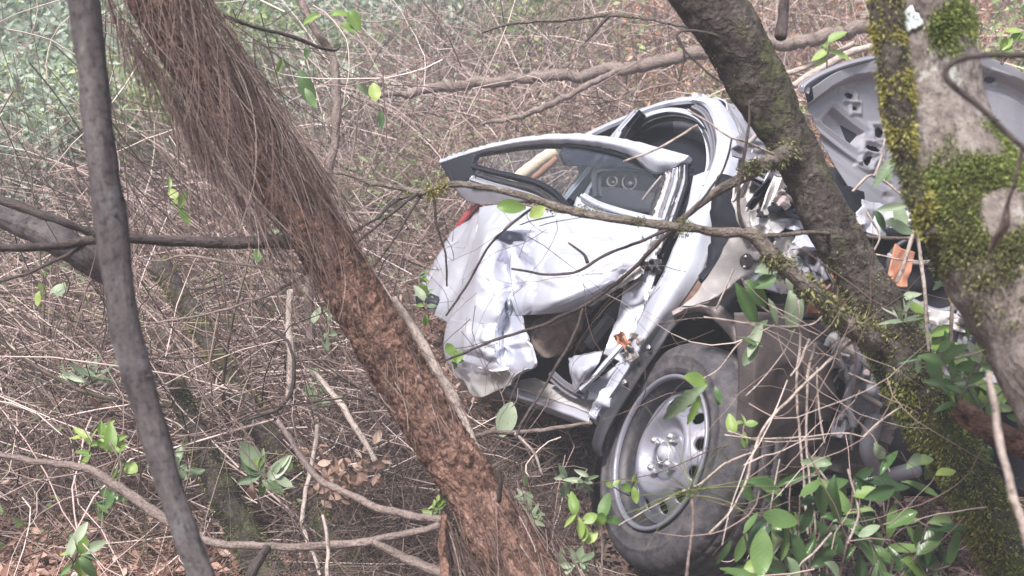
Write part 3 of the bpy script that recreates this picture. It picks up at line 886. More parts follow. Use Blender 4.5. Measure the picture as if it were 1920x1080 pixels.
fuzz(dV, dD, lambda p, d, i: mB[i], 13000, 0.0085, 'moss_yellow', dark, label='yellow green moss along the underside')
fuzz(dV, dD, lambda p, d, i: mD[i], 22000, 0.0075, 'moss_green', dark)
fuzz(dV, dD, lambda p, d, i: mC[i], 3500, 0.004, 'moss_olive', dark)
# its branches
b1 = branch('branch', [(1480, 285, 2.33, 20), (1445, 300, 2.28, 15), (1400, 325, 2.25, 12), (1345, 358, 2.25, 9), (1300, 395, 2.27, 6.5), (1262, 425, 2.3, 5)], 'mossy_twig', dark, ns=10)
branch('branch', [(1268, 420, 2.295, 6), (1210, 480, 2.34, 5.5), (1150, 535, 2.38, 5), (1095, 576, 2.4, 5), (1040, 600, 2.42, 4.5), (940, 635, 2.45, 4), (870, 660, 2.45, 3.5), (815, 682, 2.45, 2.5)], 'dark_twig', dark, ns=10)
def twig_moss(pts, N, ln, mat='moss_olive', parent=None):
    P, R = px_curve(pts, 60)
    V, F, bk, dirs = tube(P, R, 12, None, caps=False)
    nz = npn(V, 25, pts[0][0])
    fuzz(V, dirs, lambda p, d, i: np.clip(nz[i] * 4 + 0.5, 0, 1), N, ln, mat, parent)
twig_moss([(1480, 285, 2.33, 20), (1445, 300, 2.28, 15), (1400, 325, 2.25, 12), (1345, 358, 2.25, 9)], 1500, 0.007, parent=dark)
branch('branch', [(1640, 640, 2.28, 24), (1590, 608, 2.24, 20), (1545, 570, 2.22, 17), (1490, 515, 2.2, 15), (1440, 470, 2.2, 15), (1405, 438, 2.2, 12), (1350, 435, 2.2, 9.5), (1290, 428, 2.2, 9), (1200, 418, 2.22, 8.5), (1110, 402, 2.26, 8.5), (1030, 382, 2.3, 8),
        (960, 362, 2.33, 6.5), (900, 350, 2.36, 5.5), (840, 347, 2.38, 6.5), (790, 360, 2.4, 8), (760, 352, 2.42, 5), (700, 342, 2.45, 4), (640, 324, 2.5, 3.5), (540, 325, 2.55, 3)], 'mossy_twig', dark, ns=12, wob=0.004)
twig_moss([(1640, 640, 2.28, 24), (1590, 608, 2.24, 20), (1545, 570, 2.22, 17), (1490, 515, 2.2, 15), (1440, 470, 2.2, 15)], 2600, 0.009, 'moss_olive', dark)
twig_moss([(1290, 428, 2.2, 11), (1200, 418, 2.22, 10.5), (1110, 402, 2.26, 10), (1030, 382, 2.3, 9)], 1000, 0.005, 'moss_olive', dark)
twig_moss([(840, 347, 2.38, 8), (790, 360, 2.4, 8), (760, 352, 2.42, 5)], 500, 0.007, 'moss_yellow', dark)
for pts, mt in [
    ([(1400, 438, 2.2, 6), (1386, 400, 2.19, 5), (1384, 350, 2.18, 4.5), (1394, 290, 2.18, 4), (1404, 235, 2.18, 3.5), (1406, 190, 2.18, 3)], 'dark_twig'),
    ([(1410, 442, 2.2, 7), (1470, 440, 2.22, 6), (1530, 437, 2.27, 6), (1600, 440, 2.5, 5.5), (1660, 445, 2.45, 5), (1730, 448, 2.4, 4)], 'mossy_twig'),
    ([(785, 362, 2.4, 5), (730, 405, 2.4, 4), (680, 445, 2.4, 3.5), (660, 465, 2.4, 3)], 'dark_twig'),
    ([(790, 365, 2.4, 4), (745, 440, 2.4, 3), (700, 500, 2.4, 2)], 'dark_twig'),
    ([(815, 365, 2.4, 4), (818, 420, 2.4, 3.2), (835, 480, 2.42, 2.8), (838, 540, 2.45, 2.4)], 'dark_twig'),
    ([(1262, 425, 2.25, 4.5), (1190, 455, 2.28, 4), (1130, 480, 2.3, 4), (1085, 508, 2.32, 4), (1030, 517, 2.34, 3.5), (960, 503, 2.36, 3)], 'dark_twig'),
    ([(1102, 492, 2.31, 5), (1095, 475, 2.31, 4), (1066, 455, 2.31, 2.5)], 'dark_twig'),
    ([(1275, 420, 2.25, 4), (1350, 330, 2.22, 3.2), (1372, 262, 2.2, 3), (1500, 298, 2.25, 3.5), (1400, 275, 2.2, 3), (1330, 235, 2.2, 2.5)][:3], 'dark_twig'),
    ([(1450, 290, 2.25, 4), (1400, 268, 2.2, 3.5), (1370, 258, 2.18, 3), (1325, 230, 2.18, 2.8), (1290, 205, 2.18, 2.2)], 'pale_stick'),
    ([(1310, 235, 2.18, 3), (1240, 275, 2.18, 3), (1170, 302, 2.2, 2.4)], 'pale_stick'),
    ([(1095, 580, 2.38, 4), (1070, 640, 2.36, 4), (1030, 710, 2.35, 4), (985, 780, 2.33, 3.5), (968, 820, 2.32, 4)], 'dark_twig'),
    ([(1030, 378, 2.35, 3.5), (985, 400, 2.36, 3.5), (920, 460, 2.38, 3.5), (870, 540, 2.4, 3.2), (835, 590, 2.42, 2.6)], 'dark_twig'),
    ([(1360, 70, 2.30, 4), (1320, 60, 2.3, 4), (1275, 60, 2.3, 3.5), (1272, 80, 2.3, 3), (1320, 130, 2.3, 3), (1355, 155, 2.3, 3)], 'dark_twig'),
    ([(1275, 70, 2.3, 3.5), (1283, 100, 2.3, 3), (1272, 150, 2.3, 2.5)], 'dark_twig'),
    ([(1462, 70, 2.34, 12), (1468, 30, 2.36, 10), (1474, -30, 2.36, 9)], 'dark_twig'),
    ([(1400, 60, 2.33, 4), (1380, 20, 2.33, 3.5), (1370, -20, 2.33, 3)], 'dark_twig')]:
    branch('branch', pts, mt, dark, wob=0.004)

# --- thick mossy tree at the right edge ------------------------------
BIG = [(1705, -160, 1.72, 89.2), (1725, 0, 1.72, 89.2), (1740, 100, 1.72, 89.2), (1758, 200, 1.72, 89.2), (1790, 310, 1.70, 95.1), (1835, 410, 1.68, 106.7), (1895, 510, 1.66, 118.3), (1965, 610, 1.64, 130.9), (2040, 740, 1.6, 135.8), (2120, 900, 1.6, 145.5), (2200, 1200, 1.6, 155.2), (2260, 1700, 1.6, 174.6)]
big = thing('thick_mossy_tree', root_at(2200, 1200, 1.6), 'thick pinkish grey trunk at the right edge with bright moss cushions, white lichen patch', 'tree')
V, F, bk, dirs, BP, BR = trunk_mesh(BIG, 240, 72, disp_fn(0.012, 7, 0.004, 40))
build('trunk', V, F, 'pinkish_bark', big, True, bk)
bx_, by_, bd_ = proj(V)
facing = (dirs @ -FW) > -0.2
def blob(x, y, cx, cy, rx, ry):
    return np.clip(1.6 - 1.6 * np.sqrt(((x - cx) / rx) ** 2 + ((y - cy) / ry) ** 2), 0, 1)
nzv = npn(V, 18, 4.0)
g1 = (blob(bx_, by_, 1782, 50, 48, 62) + blob(bx_, by_, 1845, 350, 120, 130) + blob(bx_, by_, 1760, 380, 70, 70)) * np.clip(nzv * 3 + 1.3, 0, 1) * facing
g2 = (blob(bx_, by_, 1840, 420, 120, 130)) * np.clip(nzv * 3 + 0.8, 0, 1) * facing
fuzz(V, dirs, lambda p, d, i: g1[i], 52000, 0.0050, 'moss_green', big, label='bright green moss cushion')
fuzz(V, dirs, lambda p, d, i: g2[i], 22000, 0.0055, 'moss_olive', big)
g3 = np.clip(nzv * 3 - 0.3, 0, 1) * facing * np.clip((by_ - 430) / 150, 0, 1)
fuzz(V, dirs, lambda p, d, i: g3[i], 6000, 0.005, 'moss_olive', big)
# lichen plate: a thin raised crust on the bark
def crust(cx, cy, rx, ry, mat):
    Pn, Fn = [], []
    nr, na = 6, 28
    cen = None
    # find depth by nearest trunk vertex
    def surf(x, y):
        k = np.argmin((bx_ - x) ** 2 + (by_ - y) ** 2 + np.where(facing & (bd_ < 1.75), 0, 1e9))
        return bd_[k]
    Pn.append(Wp(cx, cy, surf(cx, cy) - 0.006))
    for r in range(1, nr + 1):
        for a in range(na):
            t = 2 * math.pi * a / na
            k = (1 + 0.22 * math.sin(3 * t + 1) + 0.12 * math.sin(7 * t)) * r / nr
            x, y = cx + rx * k * math.cos(t), cy + ry * k * math.sin(t)
            Pn.append(Wp(x, y, surf(x, y) - (0.005 if r < nr else -0.004) - 0.002 * random.random()))
    F1 = [(0, 1 + a, 1 + (a + 1) % na) for a in range(na)]
    F2 = [(1 + (r - 1) * na + a, 1 + r * na + a, 1 + r * na + (a + 1) % na, 1 + (r - 1) * na + (a + 1) % na) for r in range(1, nr) for a in range(na)]
    build('lichen_patch', Pn, F1 + F2, mat, big)
crust(1710, 38, 18, 24, 'lichen')
crust(1668, 178, 9, 20, 'lichen')
# ragged root vine clinging to its left edge
vine_pts = [(1655, -60, 1.68, 26), (1662, 20, 1.66, 26), (1668, 90, 1.65, 24), (1680, 170, 1.64, 26), (1690, 240, 1.63, 22), (1700, 310, 1.63, 18), (1722, 380, 1.63, 15), (1745, 440, 1.62, 12)]
P_, R_ = px_curve(vine_pts, 120)
Vv, Fv, bkv, dv = tube(P_, R_, 24, disp_fn(0.007, 22, 0.003, 70), caps=False)
build('root_vine', Vv, Fv, 'dark_bark', big, True, bkv)
nzr = npn(Vv, 22, 8)
fuzz(Vv, dv, lambda p, d, i: np.clip(nzr[i] * 5 - 0.1, 0, 1), 6000, 0.0062, 'moss_yellow', big, label='yellow green moss on the vine')
fuzz(Vv, dv, lambda p, d, i: np.clip(0.2 - nzr[i] * 4, 0, 1), 3000, 0.005, 'moss_olive', big)
branch('branch', [(2010, 92, 1.2, 9), (1920, 103, 1.2, 9), (1850, 105, 1.2, 8), (1795, 115, 1.2, 8), (1773, 135, 1.2, 8), (1785, 160, 1.2, 8), (1830, 195, 1.2, 8), (1880, 240, 1.2, 7.5), (1930, 285, 1.2, 7), (2000, 330, 1.2, 7)], 'dark_twig', big, ns=10, wob=0.002)
branch('branch', [(1916, 275, 1.25, 6), (1906, 330, 1.27, 5), (1890, 385, 1.3, 6), (1884, 425, 1.32, 13), (1870, 445, 1.34, 10), (1855, 472, 1.36, 6)], 'twig_bark', big, wob=0.002)

#================================================================= LOGS, SAPLINGS, FALLEN STICKS
def stick(name, pts, mat, label, cat, group=None, ns=9, wob=0.006, moss=None):
    o = branch(name, pts, mat, None, ns=ns, wob=wob, label=label, cat=cat, group=group)
    if moss:
        N, ln, mt = moss
        P, R = px_curve(pts, 90)
        V, F, bk, dirs = tube(P, R, 14, None, caps=False)
        nz = npn(V, 14, pts[0][0])
        fuzz(V, dirs, lambda p, d, i: np.clip(nz[i] * 4 + 0.6, 0, 1), N, ln, mt, o)
    return o
stick('leaning_log', [(-80, 360, 2.9, 24), (0, 398, 2.9, 25), (60, 428, 2.9, 27), (120, 455, 2.9, 29), (180, 492, 2.95, 28), (215, 520, 3.0, 22)], 'smooth_grey_bark', 'grey leaning log passing behind the slim grey trunk at the left edge', 'log', ns=20)
stick('thin_dark_branch', [(-40, 358, 2.7, 9), (40, 385, 2.7, 9), (110, 412, 2.7, 8), (175, 440, 2.75, 7)], 'dark_twig', 'thin dark branch just above the grey leaning log at the left edge', 'branch')
sap = stick('sapling_stem', [(545, -30, 3.3, 8), (590, 50, 3.3, 8), (622, 110, 3.3, 8), (632, 190, 3.3, 9), (628, 260, 3.3, 8), (615, 320, 3.3, 9), (606, 380, 3.3, 9), (585, 470, 3.35, 9), (580, 640, 3.4, 9)], 'twig_bark', 'thin crooked sapling standing right of the leaning pine, with a few hanging leaves', 'sapling')
stick('fallen_branch', [(700, 185, 5.8, 5), (800, 168, 5.8, 9), (880, 155, 5.8, 10), (960, 150, 5.7, 10), (1060, 142, 5.6, 11), (1160, 130, 5.5, 11), (1240, 118, 5.5, 12), (1330, 98, 5.4, 12), (1450, 82, 5.4, 13), (1540, 66, 5.3, 13), (1640, 45, 5.3, 13), (1760, 20, 5.3, 13)], 'twig_bark', 'long fallen branch lying across the slope above the wreck', 'branch', wob=0.03)
stick('fallen_branch', [(1180, 128, 5.5, 6), (1100, 160, 5.5, 6), (1020, 205, 5.5, 6), (960, 222, 5.5, 5), (900, 235, 5.5, 4)], 'twig_bark', 'thinner side branch forking down left from the long fallen branch', 'branch', wob=0.03)
stick('bleached_stick', [(1490, 160, 5.2, 7), (1540, 128, 5.2, 8), (1590, 100, 5.2, 7), (1640, 85, 5.2, 6)], 'pale_stick', 'bleached stick lying just left of the vine covered trunk, above the open bonnet', 'stick')
stick('bleached_stick', [(1470, 140, 5.4, 5), (1530, 118, 5.4, 5), (1600, 82, 5.4, 5)], 'pale_stick', 'thinner bleached stick right above the one over the bonnet', 'stick')
stick('overhanging_twig', [(905, 62, 2.9, 3), (960, 45, 2.9, 4), (1030, 38, 2.9, 4.5), (1140, 30, 2.9, 5), (1220, 38, 2.85, 5), (1290, 50, 2.8, 5.5), (1330, 62, 2.7, 5)], 'mossy_twig', 'mossy overhanging twig reaching left from the dark leaning trunk near the top', 'branch')
stick('overhanging_twig', [(1140, 32, 2.9, 5), (1120, 55, 2.9, 4), (1098, 78, 2.9, 3)], 'dark_twig', 'short dark spur hanging from the mossy twig near the top', 'branch')
stick('curved_branch', [(-40, 845, 2.5, 5), (60, 862, 2.5, 6), (130, 872, 2.5, 7), (180, 885, 2.5, 9), (240, 925, 2.5, 10), (310, 975, 2.5, 10), (380, 1010, 2.48, 7.5), (480, 1024, 2.45, 7.5), (580, 1027, 2.4, 8), (680, 1018, 2.35, 8), (760, 1000, 2.3, 7), (825, 983, 2.24, 7)], 'twig_bark', 'long curved branch sweeping along the bottom to the foot of the pine', 'branch')
stick('thin_stick', [(520, 790, 2.6, 5), (590, 890, 2.55, 6), (680, 940, 2.45, 7), (750, 962, 2.35, 8), (830, 975, 2.24, 8)], 'twig_bark', 'thin stick meeting the pine foot just above the long curved branch', 'stick')
stick('dead_stick', [(590, 700, 3.2, 5), (640, 760, 3.15, 6), (690, 840, 3.1, 6), (715, 885, 3.1, 5)], 'pale_stick', 'straight pale stick slanting down beside the left edge of the pine', 'stick')
stick('dead_stick', [(545, 545, 3.1, 6), (542, 620, 3.1, 7), (545, 680, 3.1, 8), (538, 760, 3.1, 5)], 'pale_stick', 'upright pale dead stick left of the middle of the pine', 'stick')
stick('dead_stick', [(595, 800, 2.9, 6), (580, 890, 2.85, 6), (568, 970, 2.8, 6), (572, 1000, 2.8, 5), (600, 1080, 2.7, 5)], 'pale_stick', 'upright pale stick crossing the long curved branch near the bottom', 'stick')
stick('dead_stick', [(605, 965, 2.3, 4), (615, 1020, 2.28, 5), (612, 1110, 2.25, 5)], 'pale_stick', 'short pale stick in front of the long curved branch', 'stick')
stick('crooked_twig', [(470, 785, 2.8, 4), (520, 765, 2.8, 5), (545, 735, 2.8, 6), (552, 690, 2.8, 5), (540, 640, 2.8, 4), (500, 610, 2.8, 3)], 'dark_twig', 'crooked dark twig hooking round the upright pale dead stick', 'twig')
stick('mossy_sapling', [(300, 500, 3.9, 22), (345, 570, 3.8, 20), (395, 640, 3.7, 19), (430, 705, 3.6, 23), (470, 770, 3.5, 22), (520, 850, 3.4, 20), (590, 960, 3.3, 20), (650, 1050, 3.2, 22), (720, 1160, 3.0, 24)], 'dark_bark', 'mossy leaning stem running down the middle left of the brush', 'tree', ns=16, moss=(5200, 0.010, 'moss_yellow'))
stick('mossy_sapling', [(330, 720, 3.3, 16), (370, 820, 3.25, 22), (410, 910, 3.2, 26), (450, 990, 3.15, 28), (510, 1090, 3.1, 30)], 'dark_bark', 'darker mossy stem just right of the foot of the slim grey trunk', 'tree', ns=16, moss=(3600, 0.010, 'moss_olive'))
stick('pale_stick', [(740, 560, 2.42, 7), (790, 640, 2.42, 9), (835, 720, 2.42, 10), (870, 790, 2.42, 9), (912, 890, 2.4, 7)], 'pale_stick', 'long bleached stick running down the right edge of the pine trunk', 'stick')
stick('pale_stick', [(535, 250, 3.3, 12), (570, 320, 3.3, 13), (610, 380, 3.35, 12), (660, 450, 3.45, 10)], 'pale_stick', 'pale pinkish stick showing just right of the upper pine trunk', 'stick')
stick('thin_twig', [(800, 850, 2.7, 3), (900, 815, 2.75, 5), (960, 812, 2.8, 6), (1060, 800, 2.8, 5), (1110, 795, 2.8, 4)], 'twig_bark', 'mossy stick lying under the sill of the wreck', 'stick')
stick('thin_twig', [(965, 815, 2.5, 4), (1000, 845, 2.5, 4), (1015, 890, 2.5, 3)], 'pale_stick', 'small pale twig curling below the sill', 'twig')
stick('leaning_log', [(1800, 765, 2.0, 22), (1860, 805, 1.98, 24), (1930, 845, 1.95, 26), (2010, 890, 1.9, 26)], 'pine_bark', 'reddish brown log end at the lower right edge behind the leaves', 'log', ns=16)
stick('blurred_stick', [(1858, 700, 1.25, 8), (1868, 780, 1.25, 9), (1885, 880, 1.25, 10), (1910, 980, 1.25, 11), (1940, 1080, 1.25, 12), (1970, 1200, 1.25, 12)], 'pale_stick', 'pale out of focus stick close to the camera at the lower right', 'stick')
stick('dark_root', [(465, 1100, 2.3, 10), (480, 1060, 2.3, 10), (500, 1030, 2.35, 8)], 'dark_twig', 'dark root stub under the long curved branch', 'root')
stick('lower_branch', [(700, 1015, 2.3, 7), (760, 1045, 2.3, 9), (830, 1078, 2.25, 11), (880, 1110, 2.2, 12)], 'twig_bark', 'branch slanting down to the pine foot at the bottom edge', 'branch')

# loose hanging stems in the mid distance: every one a curve of its own shape
N = 260
st = np.array([Wp(rng.uniform(-50, 1250), rng.uniform(-80, 420), rng.uniform(3.0, 5.5)) for _ in range(N)])
V, F, _ = strands(st, unit(rng.normal(0, 1, (N, 3)) * [1, 0.4, 0.5] + [0.1, 0, -0.4]), rng.uniform(0.3, 1.0, N), rng.uniform(0.0012, 0.003, N), K=10, curl=1.0, gclamp=True)
o = build('hanging_stems', V, F, 'dead_twigs', kind='stuff'); o['label'] = 'thin hanging dead stems in front of the slope'
N = 170
st = np.array([Wp(rng.uniform(-60, 560), rng.uniform(0, 800), rng.uniform(2.6, 4.0)) for _ in range(N)])
V, F, _ = strands(st, unit(rng.normal(0, 0.25, (N, 3)) + np.array([0.45, 0, -0.85])), rng.uniform(0.4, 1.1, N), rng.uniform(0.0012, 0.0028, N), K=10, curl=0.45, gclamp=True)
o = build('hanging_stems', V, F, 'thin_dark_twigs', kind='stuff'); o['label'] = 'dark thin stems slanting down to the right on the left side'

#================================================================= THE WRECKED CAR
car = thing('wrecked_car', root_at(1246, 1080, 3.05), 'crushed silver car with bent door, open bonnet and one steel wheel, behind the leaning trunks', 'car')
INW = -NRM                                  # into the car

def grid_spline(G, nu, nv):
    G = np.asarray(G, float)                # rows, cols, k
    rows = np.stack([spline_u(r, nu) for r in G])
    return np.stack([spline_u(rows[:, k], nv) for k in range(nu)], 1)

def spline_u(P, n):
    """Catmull-Rom uniform in the control index"""
    P = np.asarray(P, float)
    if len(P) == 2:
        t = np.linspace(0, 1, n)[:, None]
        return P[0] * (1 - t) + P[1] * t
    Q = np.vstack([2 * P[0] - P[1], P, 2 * P[-1] - P[-2]])
    u = np.linspace(0, len(P) - 1 - 1e-9, n)
    i = u.astype(int); t = (u - i)[:, None]
    a, b_, c, d = Q[i], Q[i + 1], Q[i + 2], Q[i + 3]
    return 0.5 * (2 * b_ + (c - a) * t + (2 * a - 5 * b_ + 4 * c - d) * t ** 2 + (3 * b_ - a - 3 * c + d) * t ** 3)

def sheet(name, G, mat, parent=car, nu=24, nv=24, crump=0.0, cf=9, thick=0.004, depth=False, hfn=None, mask=None, label=None, linear=False, seed=0.0, dent=0.0):
    """a panel through control points (x, y, off|depth); crump = creased relief in metres"""
    G = np.asarray(G, float)
    if linear:
        r = []
        for row in G:
            t = np.linspace(0, len(row) - 1, nu)
            r.append(np.stack([np.interp(t, np.arange(len(row)), row[:, k]) for k in range(3)], 1))
        r = np.stack(r); t = np.linspace(0, len(G) - 1, nv)
        S = np.stack([np.stack([np.interp(t, np.arange(len(G)), r[:, q, k]) for k in range(3)], 1) for q in range(nu)], 1)
    else:
        S = grid_spline(G, nu, nv)
    f = Wp if depth else Sp
    P = np.array([[f(*q) for q in row] for row in S])      # nv, nu, 3
    def normals(P):
        du = np.gradient(P, axis=1); dv = np.gradient(P, axis=0)
        n_ = unit(np.cross(du, dv))
        s = np.sign(((CAM - P) * n_).sum(-1).mean())
        return n_ * (s if s else 1)
    if crump or dent:
        n0 = normals(P)
        for a in range(P.shape[0]):
            for b_ in range(P.shape[1]):
                q = Vector(P[a, b_] * cf) + Vector((seed, seed * 0.7, 0))
                v = 0
                if crump:
                    c1 = 1 - 2 * abs(noise.noise(q)); c2 = 1 - 2 * abs(noise.noise(q * 2.3 + Vector((5, 1, 2))))
                    v += crump * (c1 * 0.7 + c2 * 0.35 - 0.5)
                if dent:
                    v += dent * noise.noise(q * 0.5 + Vector((9, 2, 4)))
                P[a, b_] += n0[a, b_] * v
    if hfn is not None:
        n0 = normals(P)
        H = hfn(S[..., 0], S[..., 1])
        P = P + n0 * H[..., None]
    n1 = normals(P)
    nv_, nu_ = P.shape[:2]
    top = P.reshape(-1, 3); bot = (P - n1 * thick).reshape(-1, 3)
    i = np.arange(nv_ - 1)[:, None] * nu_; j = np.arange(nu_ - 1)[None]
    Q = np.stack([i + j, i + j + 1, i + nu_ + j + 1, i + nu_ + j], -1).reshape(-1, 4)
    if mask is not None:
        cx = S[..., 0].reshape(-1)[Q].mean(1); cy = S[..., 1].reshape(-1)[Q].mean(1)
        Q = Q[mask(cx, cy)]
    e = {}
    for q in Q:
        for a, b_ in ((0, 1), (1, 2), (2, 3), (3, 0)):
            k = (q[a], q[b_])
            if (k[1], k[0]) in e: del e[(k[1], k[0])]
            else: e[k] = 1
    nT = len(top)
    E = np.array([(a, a + nT, b_ + nT, b_) for a, b_ in e])
    F = np.concatenate([Q, Q[:, ::-1] + nT, E])
    V = np.vstack([top, bot])
    used = np.unique(F); rm = np.full(len(V), -1); rm[used] = np.arange(len(used))
    o = build(name, V[used], rm[F], mat, parent, True, label=label)
    me = o.data
    at_ = me.attributes.new('sharp_face', 'BOOLEAN', 'FACE')
    sh = np.zeros(len(me.polygons), bool); sh[-len(E):] = True
    at_.data.foreach_set('value', sh)
    return o

def hose(name, pts, mat, parent=car, ns=8, depth=True, wob=0.0, label=None):
    P = spline(np.array([list(Wp(*p[:3]) if depth else Sp(*p[:3])) + [p[3]] for p in pts]), max(12, len(pts) * 8))
    V, F, bk, _ = tube(P[:, :3], P[:, 3], ns)
    return build(name, V, F, mat, parent, True, bk, label=label)

# ---- wheel: true lathe round the axle
EX = NRM
EU = unit(np.cross(np.cross(EX, np.array([0, 0, 1.0])), EX))
ER = np.cross(EU, EX)
def wheelp(a, r, h):
    """angle, radius, outward distance from the tyre face"""
    return HUBC + EX * h + (EU * math.cos(a) + ER * math.sin(a)) * r
def lathe(name, prof, n, mat, parent, rfn=None, label=None):
    V = []
    for i in range(n):
        a = 2 * math.pi * i / n
        for k, (r, h) in enumerate(prof):
            if rfn: r, h = rfn(i, k, r, h)
            V.append(wheelp(a, r, h))
    m = len(prof)
    F = [(i * m + k, i * m + k + 1, ((i + 1) % n) * m + k + 1, ((i + 1) % n) * m + k) for i in range(n) for k in range(m - 1)]
    return build(name, V, F, mat, parent, True, label=label)

wheel = bpy.data.objects.new('wheel', None); C.objects.link(wheel); wheel.parent = car; ORG[wheel.name] = ORG[car.name]
tw = 0.185
prof = [(0.205, -0.018), (0.209, -0.006), (0.215, -0.001), (0.221, 0.002), (0.223, 0.0035), (0.226, 0.002), (0.240, 0.0035), (0.252, 0.003), (0.255, 0.0055), (0.258, 0.003), (0.268, 0.000), (0.279, -0.006), (0.288, -0.014), (0.2955, -0.023), (0.299, -0.030),
        (0.300, -0.040), (0.3005, -0.050), (0.3005, -0.0505), (0.293, -0.052), (0.293, -0.058), (0.301, -0.0595), (0.302, -0.075), (0.302, -0.084), (0.294, -0.0855), (0.294, -0.093), (0.302, -0.0945), (0.302, -0.11), (0.301, -0.124), (0.293, -0.1255), (0.293, -0.132), (0.3005, -0.1335), (0.300, -0.145), (0.298, -0.157), (0.291, -0.168), (0.27, -0.18), (0.24, -0.186), (0.205, -0.17)]
def tread(i, k, r, h):
    if 12 <= k <= 16 and i % 5 == 0: r -= 0.0035 if k > 12 else 0.0015
    if 20 <= k <= 22 and i % 5 == 2: r -= 0.004
    if 25 <= k <= 27 and i % 5 == 3: r -= 0.004
    if 30 <= k <= 33 and i % 5 == 0: r -= 0.004
    return r, h
lathe('tyre', prof, 240, 'tyre_rubber', wheel, tread)
# rim: lip and barrel, the barrel's inner shade put into its black
lathe('rim', [(0.205, -0.012), (0.2065, -0.004), (0.204, 0.000), (0.199, 0.000), (0.196, -0.004), (0.194, -0.012), (0.188, -0.020), (0.183, -0.024), (0.181, -0.034), (0.178, -0.060), (0.176, -0.09), (0.174, -0.15), (0.03, -0.155)], 96, 'black_rubber', wheel)
lathe('rim_lip', [(0.2045, -0.006), (0.2055, 0.002), (0.202, 0.005), (0.197, 0.004), (0.194, 0.0), (0.193, -0.007)], 96, 'wheel_silver', wheel)
# disc: vent band with 12 real openings
def disc_part():
    V, F = [], []
    NH, M = 12, 24
    r1, r2 = 0.114, 0.178
    def hsurf(r):
        return np.interp(r, [0.114, 0.122, 0.150, 0.162, 0.178], [-0.010, -0.014, -0.034, -0.046, -0.050])
    for s in range(NH):
        a0 = 2 * math.pi * s / NH; ha = math.pi / NH
        rc = 0.140; hr = 0.0150
        base = len(V)
        # outer loop: around the sector rectangle, inner loop: the hole
        for m in range(M):
            t = 2 * math.pi * m / M
            ca, sa = math.cos(t), math.sin(t)
            k = 1 / max(abs(ca), abs(sa))
            da, dr = ca * k, sa * k
            a = a0 + da * ha; r = rc + (dr * (r2 - rc) if dr > 0 else dr * (rc - r1))
            V.append(wheelp(a, r, hsurf(r)))
        for rad, dh in ((hr * 1.25, 0.0), (hr, -0.0015), (hr * 0.98, -0.007)):
            for m in range(M):
                t = 2 * math.pi * m / M
                r = rc + rad * math.sin(t); a = a0 + rad * math.cos(t) * 1.15 / rc
                V.append(wheelp(a, r, hsurf(r) + dh))
        for ring in range(3):
            for m in range(M):
                b0 = base + ring * M; n2 = (m + 1) % M
                F.append((b0 + m, b0 + n2, b0 + M + n2, b0 + M + m))
    return V, F
Vd, Fd = disc_part()
build('wheel_disc', Vd, Fd, 'wheel_silver', wheel, True, label='steel disc ring with round vent openings')
lathe('disc_centre', [(0.1142, -0.0102), (0.110, -0.0065), (0.104, -0.005), (0.097, -0.008), (0.089, -0.017), (0.081, -0.026), (0.074, -0.032), (0.068, -0.036), (0.066, -0.033), (0.060, -0.031), (0.046, -0.031), (0.034, -0.031), (0.030, -0.028)], 96, 'wheel_silver', wheel)
lathe('hub_cap', [(0.031, -0.034), (0.031, -0.020), (0.027, -0.014), (0.024, -0.013), (0.022, -0.018), (0.018, -0.018), (0.016, -0.008), (0.008, -0.005), (0.0005, -0.0045)], 40, 'grey_underside', wheel)
lathe('hub_ring', [(0.030, -0.019), (0.0285, -0.012), (0.026, -0.012)], 40, 'chrome', wheel)
def nut(a, rad):
    c = HUBC + (EU * math.cos(a) + ER * math.sin(a)) * rad
    prof = [(0.0125, -0.033), (0.0125, -0.016), (0.0115, -0.010), (0.0095, -0.004), (0.0055, 0.0005), (0.0003, 0.002)]
    V, F = [], []
    n = 12
    for i in range(n):
        t = 2 * math.pi * i / n
        for r, h in prof: V.append(c + EX * h + (EU * math.cos(t) + ER * math.sin(t)) * r)
    m = len(prof)
    F = [(i * m + k, i * m + k + 1, ((i + 1) % n) * m + k + 1, ((i + 1) % n) * m + k) for i in range(n) for k in range(m - 1)]
    build('wheel_nut', V, F, 'chrome', wheel)
for a in (18, 108, 198, 288):
    nut(math.radians(a), 0.051)
# brake drum seen through the openings
lathe('brake_drum', [(0.174, -0.070), (0.172, -0.066), (0.06, -0.060)], 48, 'black_plastic', wheel)

# ---- body side: the silver band from roof rail down the front pillar to the arch
L_ = [(1290, 190, -.42), (1318, 198, -.41), (1337, 225, -.38), (1344, 262, -.34), (1338, 300, -.28), (1322, 345, -.22), (1300, 395, -.16), (1280, 430, -.11), (1258, 470, -.07), (1237, 520, -.04), (1205, 590, -.03), (1182, 650, -.03), (1152, 715, -.03), (1112, 765, -.03)]
R_ = [(1318, 181, -.46), (1350, 190, -.47), (1372, 222, -.44), (1388, 262, -.40), (1390, 305, -.34), (1380, 345, -.28), (1364, 395, -.22), (1350, 430, -.17), (1334, 470, -.12), (1312, 522, -.08), (1262, 588, -.05), (1224, 640, -.05), (1176, 712, -.05), (1122, 800, -.05)]
G = [[L_[k], tuple(L_[k][q] * .55 + R_[k][q] * .45 + (0.035 if q == 2 else 0) for q in range(3)), R_[k]] for k in range(len(L_))]
sheet('front_pillar', G, 'silver_paint', nu=16, nv=130, crump=0.004, cf=9, thick=0.03, dent=0.012)
